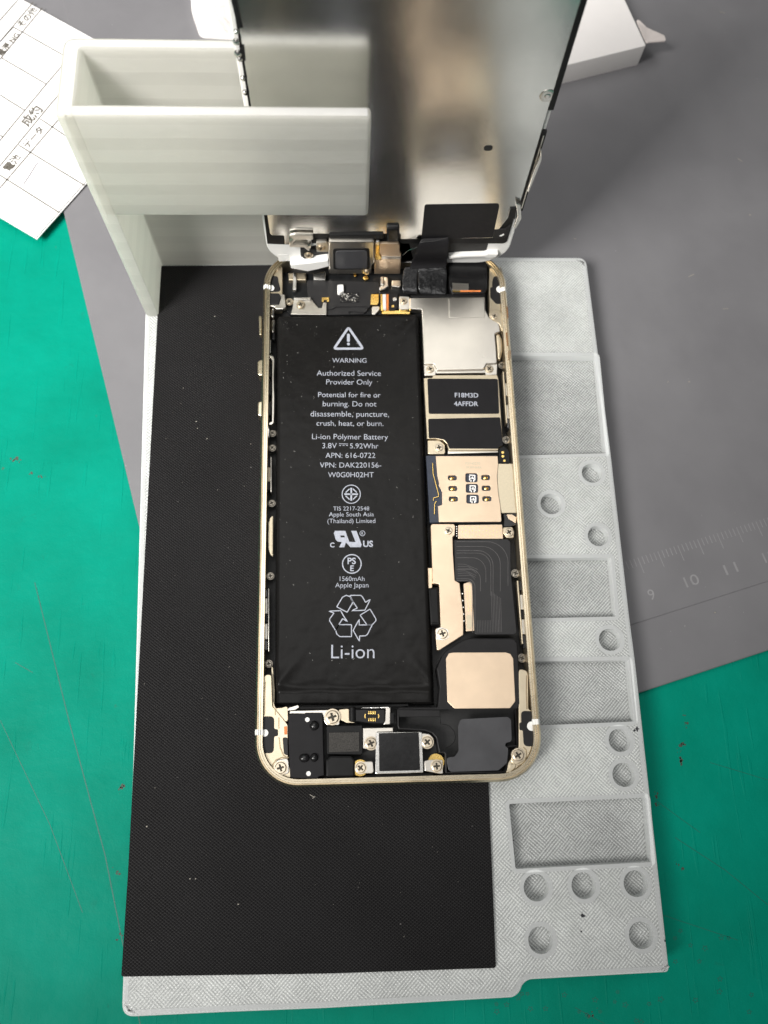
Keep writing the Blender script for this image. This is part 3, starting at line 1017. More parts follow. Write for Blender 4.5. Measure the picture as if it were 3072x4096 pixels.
o = b.build('dust', battery); o['kind'] = 'stuff'

# --- upper right shield can
sh = part('upper_shield', Cc, [(105, 112), (940, 100), (945, 245), (990, 330), (1100, 400), (1112, 488), (1052, 512), (1068, 700), (1075, 838), (960, 842), (925, 905), (410, 912), (375, 845), (262, 848), (240, 244), (105, 236)], 15.1, 1.6, SHIELD, .22, .35)
b = MB(); b.slab(rnd(ccw(P(Cc, [(537, 118), (938, 112), (935, 332), (540, 336)], 15.1)), .3), 14.9, 15.2, SHIELD, .12); b.build('raised_step', sh)
part('shield_foot', Cc, [(262, 845), (410, 850), (400, 945), (392, 972), (280, 975), (268, 960)], 14.6, .8, SHIELD, .12, .4, sh)
part('shield_foot', Cc, [(935, 850), (1078, 840), (1072, 965), (950, 968), (940, 945)], 14.6, .8, SHIELD, .12, .3, sh)
part('shield_foot', Cc, [(395, 905), (940, 905), (940, 945), (400, 948)], 14.5, .8, SHIELD, .1, 0, sh)
part('shield_foot', Cc, [(-10, 95), (105, 100), (105, 240), (-10, 245)], 14.7, .8, SHIELD, .12, .4, sh)
screw(Cc, (335, 905), 42, 14.62, 20); screw(Cc, (988, 902), 44, 14.62, 50); screw(Cc, (1045, 318), 43, 15.12, 70); screw(Cc, (42, 152), 40, 14.72, 35)
part('side_clip', Cc, [(1060, 515), (1100, 505), (1130, 560), (1140, 690), (1115, 790), (1080, 800)], 14.7, 2.5, GOLDD, .5, 1.2)
# --- lower shield can with stickers
ls = part('lower_shield', Cc, [(262, 1000), (360, 995), (360, 968), (1075, 965), (1090, 1010), (1140, 1740), (1090, 1765), (1088, 1800), (540, 1800), (520, 1730), (480, 1690), (400, 1672), (300, 1672)], 14.7, 1.4, GOLDD, .12, .25)
s1 = part('part_sticker', Cc, [(302, 1006), (1082, 1010), (1098, 1396), (318, 1397)], 14.76, .06, STICK, .02, .5, ls)
part('cover_sticker', Cc, [(312, 1452), (1108, 1434), (1140, 1745), (1090, 1760), (1085, 1782), (545, 1780), (520, 1715), (485, 1680), (400, 1665), (318, 1668)], 14.76, .06, STICK, .02, .4, ls)
b = MB()
for s_, y, x0, x1 in (('F18M3D', 1213, 606, 866), ('4AFFDR', 1308, 598, 866)):
    q = P(Cc, [(x0, y), (x1, y + 3)], 14.8)
    b.text(s_, q[0], q[1], 14.79, PRINTW, bold=.018)
b.build('sticker_lettering', ls)
part('shield_foot', Cc, [(305, 1690), (440, 1690), (495, 1740), (502, 1830), (485, 1842), (325, 1842), (308, 1830)], 14.3, .8, GOLDD, .12, .4, ls)
part('shield_foot', Cc, [(530, 1795), (1085, 1790), (1085, 1825), (530, 1840)], 14.2, .6, SHIELD, .08, 0, ls)
screw(Cc, (432, 1772), 46, 14.32, 10)
# --- card reader
rd = part('card_reader', D, [(395, 205), (1080, 205), (1086, 290), (1074, 430), (1085, 600), (1110, 760), (1122, 918), (1115, 932), (430, 935), (420, 760), (465, 745), (465, 600), (430, 530), (430, 500), (412, 420)], 14.6, .3, TAN, .05, .08,
          holes=[rnd([(x0, y0), (x1, y0), (x1, y1), (x0, y1)], 22, 4) for (x0, y0, x1, y1) in
                 ((532, 418, 628, 473), (537, 535, 633, 590), (541, 652, 640, 707), (724, 395, 858, 493), (729, 513, 864, 610), (735, 630, 872, 729), (899, 414, 996, 470), (905, 532, 1003, 588), (911, 649, 1011, 704))])
part('reader_body', D, [(288, 200), (1085, 200), (1120, 930), (330, 940)], 14.1, 1.2, NAVY, .05, .2, rd)
b = MB()
for c in ((575, 450), (582, 567), (588, 686), (948, 446), (955, 563), (962, 682)):
    q = P(D, [c], 14.3)[0]
    b.lathe(q, [(.55, 14.0), (.5, 14.25), (.3, 14.38), (.08, 14.42)], AU, 14, squash=(1, .75))
b.build('gold_contact', rd)
for c in ((795, 445), (800, 562), (806, 682)):
    b = MB()
    x, y = c
    for ln in ([(x - 30, y - 30), (x + 32, y - 26), (x + 32, y + 30)], [(x - 25, y - 30), (x - 25, y + 30)], [(x - 12, y + 8), (x + 14, y - 10)], [(x - 25, y + 8), (x + 32, y + 8)], [(x - 10, y + 24), (x - 10, y + 44)], [(x + 20, y + 20), (x + 20, y + 44)]):
        b.stroke(P(D, ln, 14.3), .22, 14.3, STEEL)
    b.build('spring_contact', rd)
b = MB(); b.tube([(*p, 14.45) for p in P(D, [(360, 285), (365, 400), (425, 630), (425, 655), (370, 670), (368, 700)], 14.4)], .1, AU)
b.tube([(*p, 14.4) for p in P(D, [(400, 705), (382, 740), (380, 850)], 14.4)], .1, AU)
b.build('detect_spring', rd)
b = MB()
for s_, y, x0, x1 in (('P3Y40270', 300, 724, 888), ('3K9FN64A', 342, 730, 902)):
    q = P(D, [(x0, y), (x1, y)], 14.64); b.text(s_, q[0], q[1], 14.63, PALE, bold=.02)
b.build('etched_lettering', rd)
part('pale_insulator', D, [(1085, 290), (1286, 290), (1306, 830), (1126, 830), (1108, 740), (1086, 600), (1078, 430)], 14.4, .5, PALE, .08, .1)
pc = part('contact_pad_board', D, [(1100, 120), (1150, 95), (1205, 150), (1215, 280), (1090, 280)], 14.2, .8, PCB, .05, .3)
b = MB()
for c in ((1136, 165), (1138, 207)):
    b.slab(circle(P(D, [c], 14.25)[0], .34, 14), 14.1, 14.25, AU, .04)
b.slab(P(D, [(1144, 244), (1167, 244), (1167, 268), (1144, 268)], 14.25), 14.1, 14.25, AU, .03)
b.build('test_pad', pc)
part('crumpled_film', D, [(1140, 845), (1290, 835), (1290, 960), (1230, 985), (1145, 985), (1150, 900)], 14.3, 1, GLOSS, .15, .3)
part('foil_scrap', D, [(1180, 850), (1235, 850), (1285, 880), (1280, 950), (1240, 920), (1200, 900)], 14.5, .15, TAN, .03, .1)
# --- tan connector cover
br = [(1600 + x / 2.765, 1750 + y / 2.765) for x, y in ((340, 975), (358, 956), (592, 956), (612, 978), (606, 1080), (582, 1100), (588, 1300), (607, 1580), (660, 1612))] + \
     [(1640 + x / 2.765, 2250 + y / 2.765) for x, y in ((560, 330), (590, 560), (590, 800), (320, 972), (298, 962), (286, 840), (280, 735), (338, 715), (322, 240), (252, 228), (247, 100))]
cv = part('connector_cover', PX, br, 15.0, 1.4, TAN, .1, .22)
part('cover_foot', E_, [(283, 735), (345, 715), (425, 740), (432, 830), (380, 862), (290, 855)], 15.03, .1, SHIELD, .03, .6, cv)
screw(D, (535, 1033), 44, 14.98, 65); screw(E_, (360, 787), 56, 14.98, 15)
part('board_strip', D, [(642, 968), (1130, 962), (1140, 1120), (642, 1118)], 14.3, .8, TAN, .04, .15)
b = MB()
for r_ in range(3):
    for k in range(12):
        q = P(D, [(690 + k * 38, 1000 + r_ * 44 - (k % 2) * 12)], 14.35)[0]
        b.slab(circle(q, .1, 6), 14.3, 14.34, AU, 0)
b.build('solder_dots', phone)
b = MB()
for k in range(5):
    q = P(D, [(628, 985 + 26 * k)], 14.4)[0]; b.slab(circle(q, .16, 8), 14, 14.45, STEEL, .08)
b.build('edge_contacts', phone)
part('screw_tab', D, [(1140, 990), (1250, 988), (1262, 1110), (1180, 1110), (1140, 1060)], 14.5, 1.2, GOLDD, .15, .5)
screw(D, (1205, 1050), 48, 14.52, 30)
# --- charcoal flex of the dock
fx = [(1600 + x / 2.765, 1750 + y / 2.765) for x, y in ((598, 1132), (1190, 1122), (1222, 1155), (1228, 1500))] + \
     [(1640 + x / 2.765, 2250 + y / 2.765) for x, y in ((1182, 775), (1150, 795), (735, 797), (715, 780), (690, 230), (660, 205), (500, 210))]
fl = part('dock_flex', PX, fx, 14.75, .5, FLEX, .1, .3)
b = MB()
def arc(x0, y0, xr, yd, rad, y_end, z=14.78):
    pts = [(x0, y0)]
    for k in range(9):
        a = math.radians(90 - 10 * k * 90 / 80)
        pts.append((xr - rad + rad * math.cos(a), y0 + rad - rad * math.sin(a)))
    pts.append((xr, y_end))
    return [(*p, z) for p in P(D, pts, z)]
for y0, xr, rad, ye in ((1152, 1195, 230, 1640), (1250, 1030, 170, 1750), (1278, 1005, 150, 1750), (1562, 830, 90, 2100), (1585, 805, 70, 2160), (1330, 950, 150, 1600), (1205, 1110, 200, 1700), (1460, 890, 110, 1700)):
    b.tube(arc(625, y0, xr, 0, rad, ye), .06, TRACE, 5)
for k in range(7):
    x = 900 + k * 17
    b.tube([(*p, 14.77) for p in P(E_, [(x, 320 + 12 * k), (x + 12, 770)], 14.77)], .05, TRACE, 5)
for k in range(14):
    x = 745 + k * 18
    b.tube([(*p, 14.72) for p in P(E_, [(x, 640), (x + 4, 775)], 14.72)], .05, TRACE, 5)
for k in range(6):
    b.tube([(*p, 14.77) for p in P(D, [(640, 1400 + 26 * k), (720 + 30 * (k % 3), 1402 + 24 * k), (860 - 6 * k, 1460 + 22 * k)], 14.77)], .05, TRACE, 5)
b.build('flex_traces', fl)
gs = part('board_strip', E_, [(592, 235), (660, 212), (686, 240), (712, 755), (620, 760)], 14.3, .8, TAN, .04, .15)
b = MB()
for k in range(11):
    for s_ in (0, 1):
        q = P(E_, [(628 + 30 * s_ + k * 2, 265 + k * 27)], 14.34)[0]; b.slab(circle(q, .09, 6), 14.3, 14.34, AU, 0)
b.slab(rnd(P(E_, [(622, 580), (675, 575), (688, 700), (668, 738), (632, 738)], 14.4), .8), 14.3, 14.42, PALE, .05)
b.build('solder_dots', gs)
part('black_connector', E_, [(200, 280), (320, 260), (338, 690), (225, 690)], 14.7, 2, BLK, .5, .4)
part('pale_insulator', E_, [(195, 60), (245, 60), (245, 290), (196, 295)], 14.2, 1, TAN, .1)
b = MB()
for k in range(5):
    q = P(E_, [(580 + 4 * k, 345 + 75 * k)], 14.2)[0]; b.slab(circle(q, .22, 8), 13.5, 14.3, STEEL, .1)
b.build('edge_contacts', phone)

# --- loudspeaker module
sp = [(1640 + x / 2.765, 2250 + y / 2.765) for x, y in ((355, 1030), (400, 975), (575, 860), (660, 834), (1120, 835), (1160, 845), (1192, 890), (1212, 1250), (1226, 1565), (1190, 1620))] + \
     [(1540 + x / 2.5136, 2650 + y / 2.5136) for x, y in ((1322, 468), (1338, 845), (1240, 852), (1230, 1060), (1200, 1112), (605, 1118), (600, 912), (540, 910), (512, 760), (470, 712), (400, 688), (135, 672), (122, 640), (122, 475), (145, 448), (530, 445), (548, 250), (520, 60))]
lsp = part('loudspeaker_module', PX, sp, 14.9, 3.4, BLK2, .3, .35)
part('speaker_magnet_plate', E_, [(398, 1060), (430, 1003), (480, 995), (1058, 993), (1112, 1010), (1142, 1065), (1165, 1535), (1108, 1611), (492, 1616), (414, 1538)], 15.0, .3, TAN, .06, .4, lsp)
b = MB()
b.tube([(*p, 14.93) for p in P(G, [(140, 470), (560, 475), (560, 620), (600, 622), (650, 640), (695, 690), (712, 745), (695, 800), (650, 845), (610, 862), (605, 905)], 14.93)], .07, BLK, 6)
b.tube([(*p, 14.93) for p in P(G, [(150, 545), (555, 545)], 14.93)], .06, BLK, 6)
b.build('moulded_seam', lsp)
b = MB(); b.slab(rnd(ccw(P(G, [(140, 478), (550, 480), (550, 543), (145, 546)], 14.95)), .1), 14.8, 14.97, BLK2, .05); b.build('moulded_step', lsp)
part('smoky_film', G, [(735, 640), (760, 570), (1235, 546), (1268, 575), (1275, 795), (1215, 808), (1205, 840), (1240, 860), (1228, 1010), (1140, 1085), (645, 1100), (612, 955), (700, 948), (740, 890)], 14.98, .08, FILM, .03, .8, lsp)
part('screw_boss', G, [(1275, 880), (1400, 880), (1400, 990), (1330, 1030), (1265, 1010)], 15.05, 1.5, GOLDD, .2, .8)
screw(G, (1338, 932), 54, 15.07, 30)
part('spring_clip', G, [(1250, 1010), (1330, 1010), (1320, 1060), (1260, 1120), (1205, 1110), (1240, 1060)], 15.0, 1.5, GOLDD, .3, .5)
# --- dock connector
dk = part('dock_connector', PX, [full(F, p) for p in ((1170, 680), (1483, 674), (1485, 716), (1322, 720), (1322, 895), (1285, 900), (1250, 905), (1170, 890))], 14.6, 1.2, SHIELD, .1, .12)
part('dock_frame', PX, [full(F, (1305, 722)), full(G, (340, 698)), full(G, (372, 700)), full(G, (388, 1085)), full(G, (385, 1108)), full(F, (1310, 1158)), full(F, (1298, 1140))], 14.7, 1.2, STEEL, .1, .12, dk)
part('dock_film', PX, [full(F, (1336, 732)), full(G, (340, 702)), full(G, (354, 1083)), full(F, (1340, 1128))], 14.85, .15, GLOSS, .06, .15, dk)
part('dock_ear', G, [(355, 705), (450, 720), (490, 760), (490, 850), (400, 865), (380, 850)], 14.6, 1, SHIELD, .12, .8, dk)
part('dock_ear', G, [(395, 990), (460, 975), (582, 978), (585, 1120), (545, 1120), (400, 1090)], 14.3, 1, SHIELD, .12, .3, dk)
part('dock_ear', F, [(1150, 1030), (1275, 1022), (1282, 1150), (1180, 1152), (1110, 1150), (1090, 1080)], 14.3, 1, SHIELD, .12, .5, dk)
b = MB(); q = P(F, [(1143, 1092)], 14.2)[0]; b.slab(circle(q, 1.7, 24), 13.4, 14.2, AU, .1); q = P(G, [(515, 1000)], 14.2)[0]; b.slab(circle(q, 1.7, 24), 13.4, 14.2, AU, .1); b.build('gold_washer', dk)
screw(G, (425, 800), 52, 14.62, 40); screw(G, (520, 1042), 50, 14.32, 5); screw(F, (1255, 838), 55, 14.62, 25); screw(F, (1147, 1092), 50, 14.32, 50)
part('dock_sill', PX, [full(F, (1180, 1170)), full(G, (480, 1110)), full(G, (515, 1160)), full(F, (1190, 1220))], 14.3, 2, BLK, .2, .3)
part('black_panel', G, [(560, 1115), (1180, 1100), (1200, 1120), (580, 1145)], 14.2, 1.5, BLK, .1, .1)
# --- headphone socket
hp = part('headphone_socket', F, [(398, 535), (568, 528), (572, 520), (752, 520), (768, 1172), (712, 1182), (702, 1205), (415, 1202), (396, 700)], 15.0, 3, STICK, .12, .12)
b = MB()
for c, r, sq in (((665, 655), 46, (1, 1)), ((562, 990), 42, (1.25, 1)), ((665, 985), 42, (.95, 1))):
    q = P(F, [c], 15.2)[0]; rr = r / 2.592 / 18.3
    b.lathe(q, [(rr, 14.95), (rr * .95, 15.3), (rr * .75, 15.6), (rr * .4, 15.75), (rr * .1, 15.8)], GLOSS, 18, squash=sq)
b.build('glossy_bump', hp)
b = MB()
for c in ((595, 592), (607, 1152)):
    b.slab(circle(P(F, [c], 15.03)[0], .48, 16), 14.9, 15.04, WHITEDOT, .03)
b.build('white_dot', hp)
b = MB()
b.stroke(P(F, [(442, 740), (442, 610), (460, 595), (568, 590), (568, 530)], 15.03), .08, 15.02, BLK)
b.stroke(P(F, [(470, 1055), (442, 1045), (440, 960), (465, 935), (720, 915), (745, 890), (745, 760)], 15.03), .08, 15.02, BLK)
b.build('cut_line', hp)
part('yellow_tape', F, [(415, 1208), (580, 1210), (580, 1250), (460, 1250), (415, 1235)], 14.6, .3, YEL, .05, .1, hp)
part('white_tape', F, [(580, 1212), (738, 1205), (738, 1232), (580, 1248)], 14.6, .3, WHITE, .05, .1, hp)
part('mount_tab', F, [(410, 500), (780, 490), (870, 485), (928, 540), (930, 650), (795, 650), (770, 610), (755, 540), (410, 530)], 14.5, 1, SHIELD, .12, .5)
screw(F, (855, 565), 66, 14.55, 15)
part('mount_tab', F, [(245, 1080), (275, 1010), (400, 985), (410, 1160), (310, 1160), (255, 1130)], 15.08, 1.2, SHIELD, .15, .8)
screw(F, (318, 1092), 56, 15.1, 15)
part('gap_shade_patch', F, [(335, 775), (390, 775), (398, 970), (350, 950)], 14.95, 1, DARK, .1, .4)  # raised dark patch painting the shaded gap beside the headphone socket
part('copper_tab', F, [(352, 665), (385, 660), (385, 745), (355, 748)], 15.0, 1, ORANGE, .05, .1)
# --- foam bracket, rubber cap
fb = part('foam_bracket', F, [(793, 660), (1165, 650), (1168, 945), (1140, 955), (800, 950)], 14.9, 3, BLK, .12, .3)
part('foam_pad', F, [(818, 724), (1135, 720), (1136, 922), (820, 932)], 15.15, .5, FOAM, .12, .15, fb)
part('rubber_cap', F, [(785, 1010), (830, 965), (1050, 965), (1090, 1010), (1090, 1190), (785, 1190)], 14.7, 3, BLK, .45, .5)
# --- flex plug and neighbours
fp_ = part('flex_plug', F, [(1110, 490), (1172, 486), (1398, 486), (1395, 632), (1240, 628), (1130, 610), (1030, 605), (1025, 500), (1040, 470), (1085, 470)], 14.9, 1.4, BLK2, .15, .3)
b = MB()
for k in range(5):
    for y in (520, 592):
        q = P(F, [(1233 + 16.5 * k, y)], 15)[0]
        b.slab([(q[0] - .1, q[1] - .32), (q[0] + .1, q[1] - .32), (q[0] + .1, q[1] + .32), (q[0] - .1, q[1] + .32)], 14.9, 15.1, AU, .03)
b.slab(rnd(ccw(P(F, [(1208, 536), (1318, 536), (1326, 555), (1318, 574), (1208, 574), (1200, 555)], 15)), .3), 14.8, 15.08, BLK, .04)
b.stroke(P(F, [(1196, 535), (1190, 555), (1196, 577)], 15), .2, 15.0, AU); b.stroke(P(F, [(1330, 535), (1336, 555), (1330, 577)], 15), .2, 15.0, AU)
b.build('plug_pin', fp_)
b = MB(); b.tube([(*p, 14.7) for p in P(F, [(1060, 470), (1062, 605)], 14.7)], .75, BLK, 12); b.build('rolled_flex', fp_)
part('gold_flex', F, [(915, 490), (1025, 478), (1030, 610), (1110, 625), (1000, 625), (935, 590)], 14.2, .3, GOLDD, .04, .4)
b = MB()
for k in range(3):
    b.slab(P(F, [(1152 + 100 * k, 455), (1245 + 100 * k, 458), (1245 + 100 * k, 474), (1152 + 100 * k, 472)], 14.7), 14, 14.7 - .1 * (k % 2), STEEL, .08)
b.slab(P(F, [(1408, 470), (1456, 468), (1452, 640), (1385, 640), (1400, 600)], 14.5), 13.8, 14.5, SHIELD, .1)
b.build('steel_spring_strip', phone)
part('black_block', F, [(1450, 520), (1495, 518), (1498, 635), (1450, 635)], 14.6, 1.5, BLK, .15, .2)
b = MB(); b.tube([(*p, 14.7) for p in P(F, [(515, 468), (1100, 458), (1640, 440)], 14.7)], .28, BLK, 8); b.build('battery_bay_rail', phone)
part('foil_scrap', F, [(235, 370), (262, 475), (330, 470), (390, 450), (395, 630), (300, 570), (245, 490)], 14.6, .15, GOLDD, .05, .6)
part('foil_scrap', F, [(380, 500), (400, 470), (500, 440), (510, 465), (470, 490)], 14.7, .2, SHIELD, .05, .3)
part('pale_insulator', J, [(272, 1000), (290, 1010), (312, 1300), (310, 1470), (275, 1500)], 13.9, .5, PALE, .1, .2)

# --- left side rails
part('side_rail', H, [(208, 722), (240, 722), (236, 1118), (205, 1112)], 15.2, 2, STEEL, .25, .2)
part('spring_clip', H, [(255, 735), (310, 735), (305, 850), (258, 845)], 14.8, 1.5, STEEL, .5, .5)
part('spring_clip', H, [(265, 890), (318, 870), (305, 1040), (270, 1040)], 14.3, 1.5, SHIELD, .4, .3)
part('black_block', H, [(280, 1045), (318, 1040), (315, 1130), (275, 1130)], 14.4, 1.5, BLK, .2, .2)
part('spring_clip', H, [(245, 1130), (270, 1140), (262, 1310), (245, 1300)], 14.2, 1, STEEL, .25, .2)
part('button_bracket', H, [(225, 1345), (245, 1325), (300, 1345), (310, 1380), (303, 1600), (310, 1900), (303, 2180), (280, 2205), (235, 2200), (240, 2180), (275, 2165), (280, 1395), (260, 1362)], 15.0, 1.2, SHIELD, .15, .1)
for y0, y1 in ((1430, 1600), (1650, 1830), (1900, 2080)):
    part('button_spring', H, [(222, y0 + 30), (250, y0), (270, y0 + 10), (268, y1), (240, y1 + 20), (225, y1 - 30)], 14.4, 1, GLOSS, .3, .4)
part('spring_clip', I, [(215, 20), (235, 0), (250, 60), (245, 160), (222, 150)], 14.8, 1, STEEL, .2, .3)
for K, c in ((I, (285, 105)), (I, (282, 290)), (I, (275, 990)), (I, (258, 1910)), (J, (238, 965))):
    screw(K, c, 40, 13.0, random.uniform(0, 90), None, SCREWK)
for K, x, y0, y1 in ((I, 212, 390, 850), (J, 182, 0, 810)):
    o = part('side_rail', K, [(x + 48, y0), (x + 62, y0 + 20), (x + 62, y1), (x + 48, y1)], 14.6, 2, RAIL, .1)
    segs = ((.05, .3, BLK), (.31, .7, PALE), (.71, .95, BLK)) if K is I else ((.03, .15, GLOSS), (.165, .41, RAIL), (.42, .55, BLK), (.56, .81, RAIL), (.82, .98, GLOSS))
    for a, c, m_ in segs:
        ya, yb = y0 + (y1 - y0) * a, y0 + (y1 - y0) * c
        part('rail_segment', K, [(x, ya), (x + 44, ya), (x + 44, yb), (x, yb)], 14.4, 2, m_, .15, .15, o)
part('foam_half_disc', I, [(293, 1135), (255, 1170), (232, 1230), (226, 1440), (230, 1560), (255, 1630), (290, 1662)], 14.6, 1, PALE, .3, .9)
# --- right side rails
for K, x0, y0, x1, y1, segs in ((Cc, 1140, 930, 1175, 1560, ((.0, .16, BLK), (.2, .42, RAIL), (.44, .56, BLK), (.58, .82, RAIL), (.83, 1.0, GLOSS))),
                                (E_, 1188, 200, 1240, 960, ((.0, .14, GLOSS), (.2, .42, RAIL), (.43, .55, BLK), (.56, .78, RAIL), (.79, .98, GLOSS)))):
    o = part('side_rail', K, [(x0 - 8, y0), (x0 + 12, y0), (x1 + 12, y1 - 60), (x1 - 2, y1 - 60)], 14.5, 2, GOLDD, .1)
    for a, c, m_ in segs:
        xa, xb = x0 + (x1 - x0) * a, x0 + (x1 - x0) * c
        part('rail_segment', K, [(xa + 17, y0 + (y1 - y0) * a), (xa + 52, y0 + (y1 - y0) * a), (xb + 52, y0 + (y1 - y0) * c), (xb + 17, y0 + (y1 - y0) * c)], 14.7, 2, m_, .15, .15, o)
for K, c in ((Cc, (1130, 860)), (Cc, (1180, 1685)), (E_, (1168, 120)), (E_, (1240, 1058))):
    screw(K, c, 40, 13.4, random.uniform(0, 90), None, SCREWK)
b = MB()
for K, pts in ((Cc, [(1165, 210), (1190, 205), (1200, 340), (1178, 350)]), (Cc, [(1195, 700), (1225, 690), (1225, 800), (1200, 810)]), (Cc, [(1170, 500), (1200, 480), (1205, 640), (1185, 650)])):
    b.slab(rnd(P(K, pts, 15.92), .3), 15.8, 15.905, RUST, .02)
b.build('rust_stain', frame)

# --- top of the body
tb = part('upper_board', A, [(335, 750), (800, 770), (1600, 770), (1640, 960), (1640, 1185), (800, 1190), (420, 1190), (330, 1100)], 13.2, 1, PCB, .1, .3)
part('black_film', A, [(590, 830), (1330, 850), (1360, 950), (1270, 975), (1250, 1100), (1180, 1180), (800, 1190), (790, 1060), (740, 1120), (690, 1115), (600, 1010)], 13.6, .3, FLEX, .1, .3, tb)
part('bracket', A, [(450, 1040), (620, 1005), (630, 1020), (710, 1118), (745, 1118), (760, 1060), (795, 1060), (795, 1190), (420, 1185), (440, 1120)], 14.2, .8, SHIELD, .12, .2)
part('bracket', A, [(452, 1012), (630, 1008), (628, 1040), (450, 1038)], 14.6, 1, STEEL, .12, .1)
part('bracket', A, [(445, 755), (480, 755), (482, 935), (440, 930)], 15.0, 1, STEEL, .2, .2)
part('connector_shell', A, [(395, 752), (580, 752), (580, 830), (400, 830)], 14.4, 2, GOLDD, .3, .2)
part('connector_shell', A, [(655, 760), (785, 735), (785, 830), (660, 830)], 14.6, 2, STEEL, .3, .2)
screw(A, (528, 1085), 42, 14.4, 20); screw(A, (278, 703), 38, 14.95, 5); screw(A, (408, 1055), 38, 13.8, 50)
part('gold_pad', A, [(745, 1008), (820, 1008), (820, 1055), (800, 1055), (795, 1035), (770, 1035), (765, 1055), (745, 1055)], 14.0, .3, AU, .05, .1)
part('gold_pad', A, [(1255, 975), (1335, 975), (1335, 1060), (1320, 1085), (1250, 1085)], 14.2, .3, AU, .05, .2)
b = MB()
for c, r in (((1090, 778), .33), ((1200, 805), .65)):
    b.slab(circle(P(A, [c], 13.9)[0], r, 16), 13.5, 13.9, AU, .05)
b.build('gold_pad', phone)
b = MB()
q = P(A, [(935, 955), (1130, 955), (1130, 1062), (935, 1062)], 13.8)
b.slab(rnd(ccw(q), .2), 13.5, 13.75, BLK2, .03)
for k in range(70):
    x, y = random.uniform(940, 1125), random.uniform(968, 1058)
    pts = [(x, y), (x + random.uniform(-14, 14), y + random.uniform(-10, 10)), (x + random.uniform(-16, 16), y + random.uniform(-12, 12))]
    b.tube([(*p, 13.8 + random.uniform(0, .12)) for p in P(A, pts, 13.8)], .055, STEEL, 4)
b.build('shield_mesh', phone)
b = MB(); b.tube([(*p, 13.85) for p in P(A, [(805, 1130), (850, 1130), (890, 1105), (1180, 1100), (1215, 1120), (1210, 1150), (1180, 1165), (1050, 1150), (1020, 1158), (1030, 1175)], 13.85)], .17, FLEX, 6); b.build('flex_loop', phone)
part('white_post', A, [(905, 875), (970, 870), (975, 940), (930, 965), (905, 960)], 14.6, 1.5, WHITEDOT, .25, .4)
part('white_hook', A, [(1390, 790), (1432, 800), (1440, 890), (1400, 925), (1340, 940), (1338, 895), (1395, 885)], 14.6, 1.5, STEEL, .25, .4)
part('steel_post', A, [(1352, 790), (1392, 790), (1392, 880), (1352, 880)], 14.8, 1.2, SHIELD, .3, .3)
part('steel_post', A, [(1470, 830), (1560, 830), (1570, 890), (1550, 905), (1468, 895)], 14.4, 1.2, SHIELD, .2, .2)
part('flex_stack', A, [(1352, 975), (1375, 975), (1385, 1150), (1360, 1150)], 14.4, 1, AU, .1, .05)
part('flex_stack', A, [(1375, 975), (1412, 975), (1412, 1130), (1380, 1130)], 14.6, 1, WHITE, .1, .05)
part('flex_stack', A, [(1412, 975), (1440, 975), (1440, 1130), (1415, 1130)], 14.5, 1, ORANGE, .1, .05)
part('dark_plate', A, [(1440, 970), (1535, 970), (1530, 1120), (1500, 1140), (1440, 1140)], 14.3, .8, BLK2, .1, .2)
b = MB(); b.slab(circle(P(A, [(1502, 1028)], 14.4)[0], .55, 16), 14.2, 14.45, STEEL, .1); b.slab(P(A, [(1468, 1088), (1495, 1088), (1495, 1112), (1468, 1112)], 14.4), 14.2, 14.36, AU, .03); b.build('board_marker', phone)
part('foil_edge', A, [(1365, 1140), (1600, 1145), (1660, 1160), (1658, 1182), (1370, 1182)], 14.0, .5, AU, .1, .1)
part('steel_post', A, [(1265, 1100), (1345, 1095), (1345, 1140), (1300, 1190), (1260, 1185)], 14.0, .6, SHIELD, .2, .4)
# --- rear camera block and tape folded over it
cb = part('camera_block', B, [(760, 640), (800, 618), (1120, 612), (1165, 660), (1172, 900), (1140, 965), (800, 970), (770, 900)], 15.7, 3, GLOSS, .25, .6)
part('silver_strip', B, [(800, 858), (968, 868), (972, 935), (805, 935)], 15.78, .3, SHIELD, .05, .1, cb)
part('orange_strip', B, [(885, 934), (1098, 934), (1098, 950), (885, 952)], 15.8, .3, ORANGE, .05, .05, cb)
part('yellow_strip', B, [(805, 936), (885, 936), (885, 952), (805, 950)], 15.8, .3, AU, .05, .05, cb)
part('black_rail', B, [(370, 985), (1150, 960), (1140, 1000), (375, 1010)], 14.9, 2, BLK, .2, .2)
# ---------------------------------------------------------------- lifted screen, standing in the holder
YD = 58.0
scr = thing('lifted_screen', (.5, 59, 16.2), 'lifted phone screen standing upright in the frosted holder, bare steel back towards the viewer', 'phone screen')
def wpart(name, K, pts, Y, th, mat, bev=.08, r=0, parent=None, holes=(), raw=None):
    b = MB()
    q = raw if raw else W(K, pts, Y)
    b.slab(rnd(ccw(q), r) if r else q, -(Y + th), -Y, mat, bev, xf=wall, holes=[W(K, h, Y) for h in holes], bottom=True)
    return b.build(name, parent or scr)
x0, x1 = -28.0, 29.4
fr = wpart('white_frame', None, None, 58.5, 2.4, WHITE, .35, 0, raw=rrect(x0, 16.25, x1, 138, 7.5, 10))
wpart('black_gasket', None, None, 58.3, .25, BLK, .04, 0, raw=rrect(x0 + .95, 24.5, x1 - 1.2, 137, 1.2))
wpart('black_gasket', A, [(145, 150), (190, 150), (205, 350), (232, 370), (350, 370), (360, 462), (180, 455)], 58.25, .3, BLK, .04, .1)
steel = wpart('steel_back', None, W(A, [(1, 1)], YD), YD, .35, PLATE, .08, 0,
              raw=rnd(ccw(W(A, [(205, 345), (225, 368), (352, 368), (362, 462), (640, 462), (640, 350), (1560, 350), (1560, 408)], YD) + W(B, [(330, 406), (1185, 395), (1222, 395), (1235, 310), (1290, 300)], YD) + [(x1 - .95, 40), (x1 - .95, 136), (x0 + 1.6, 136)]), .3))
b = MB()
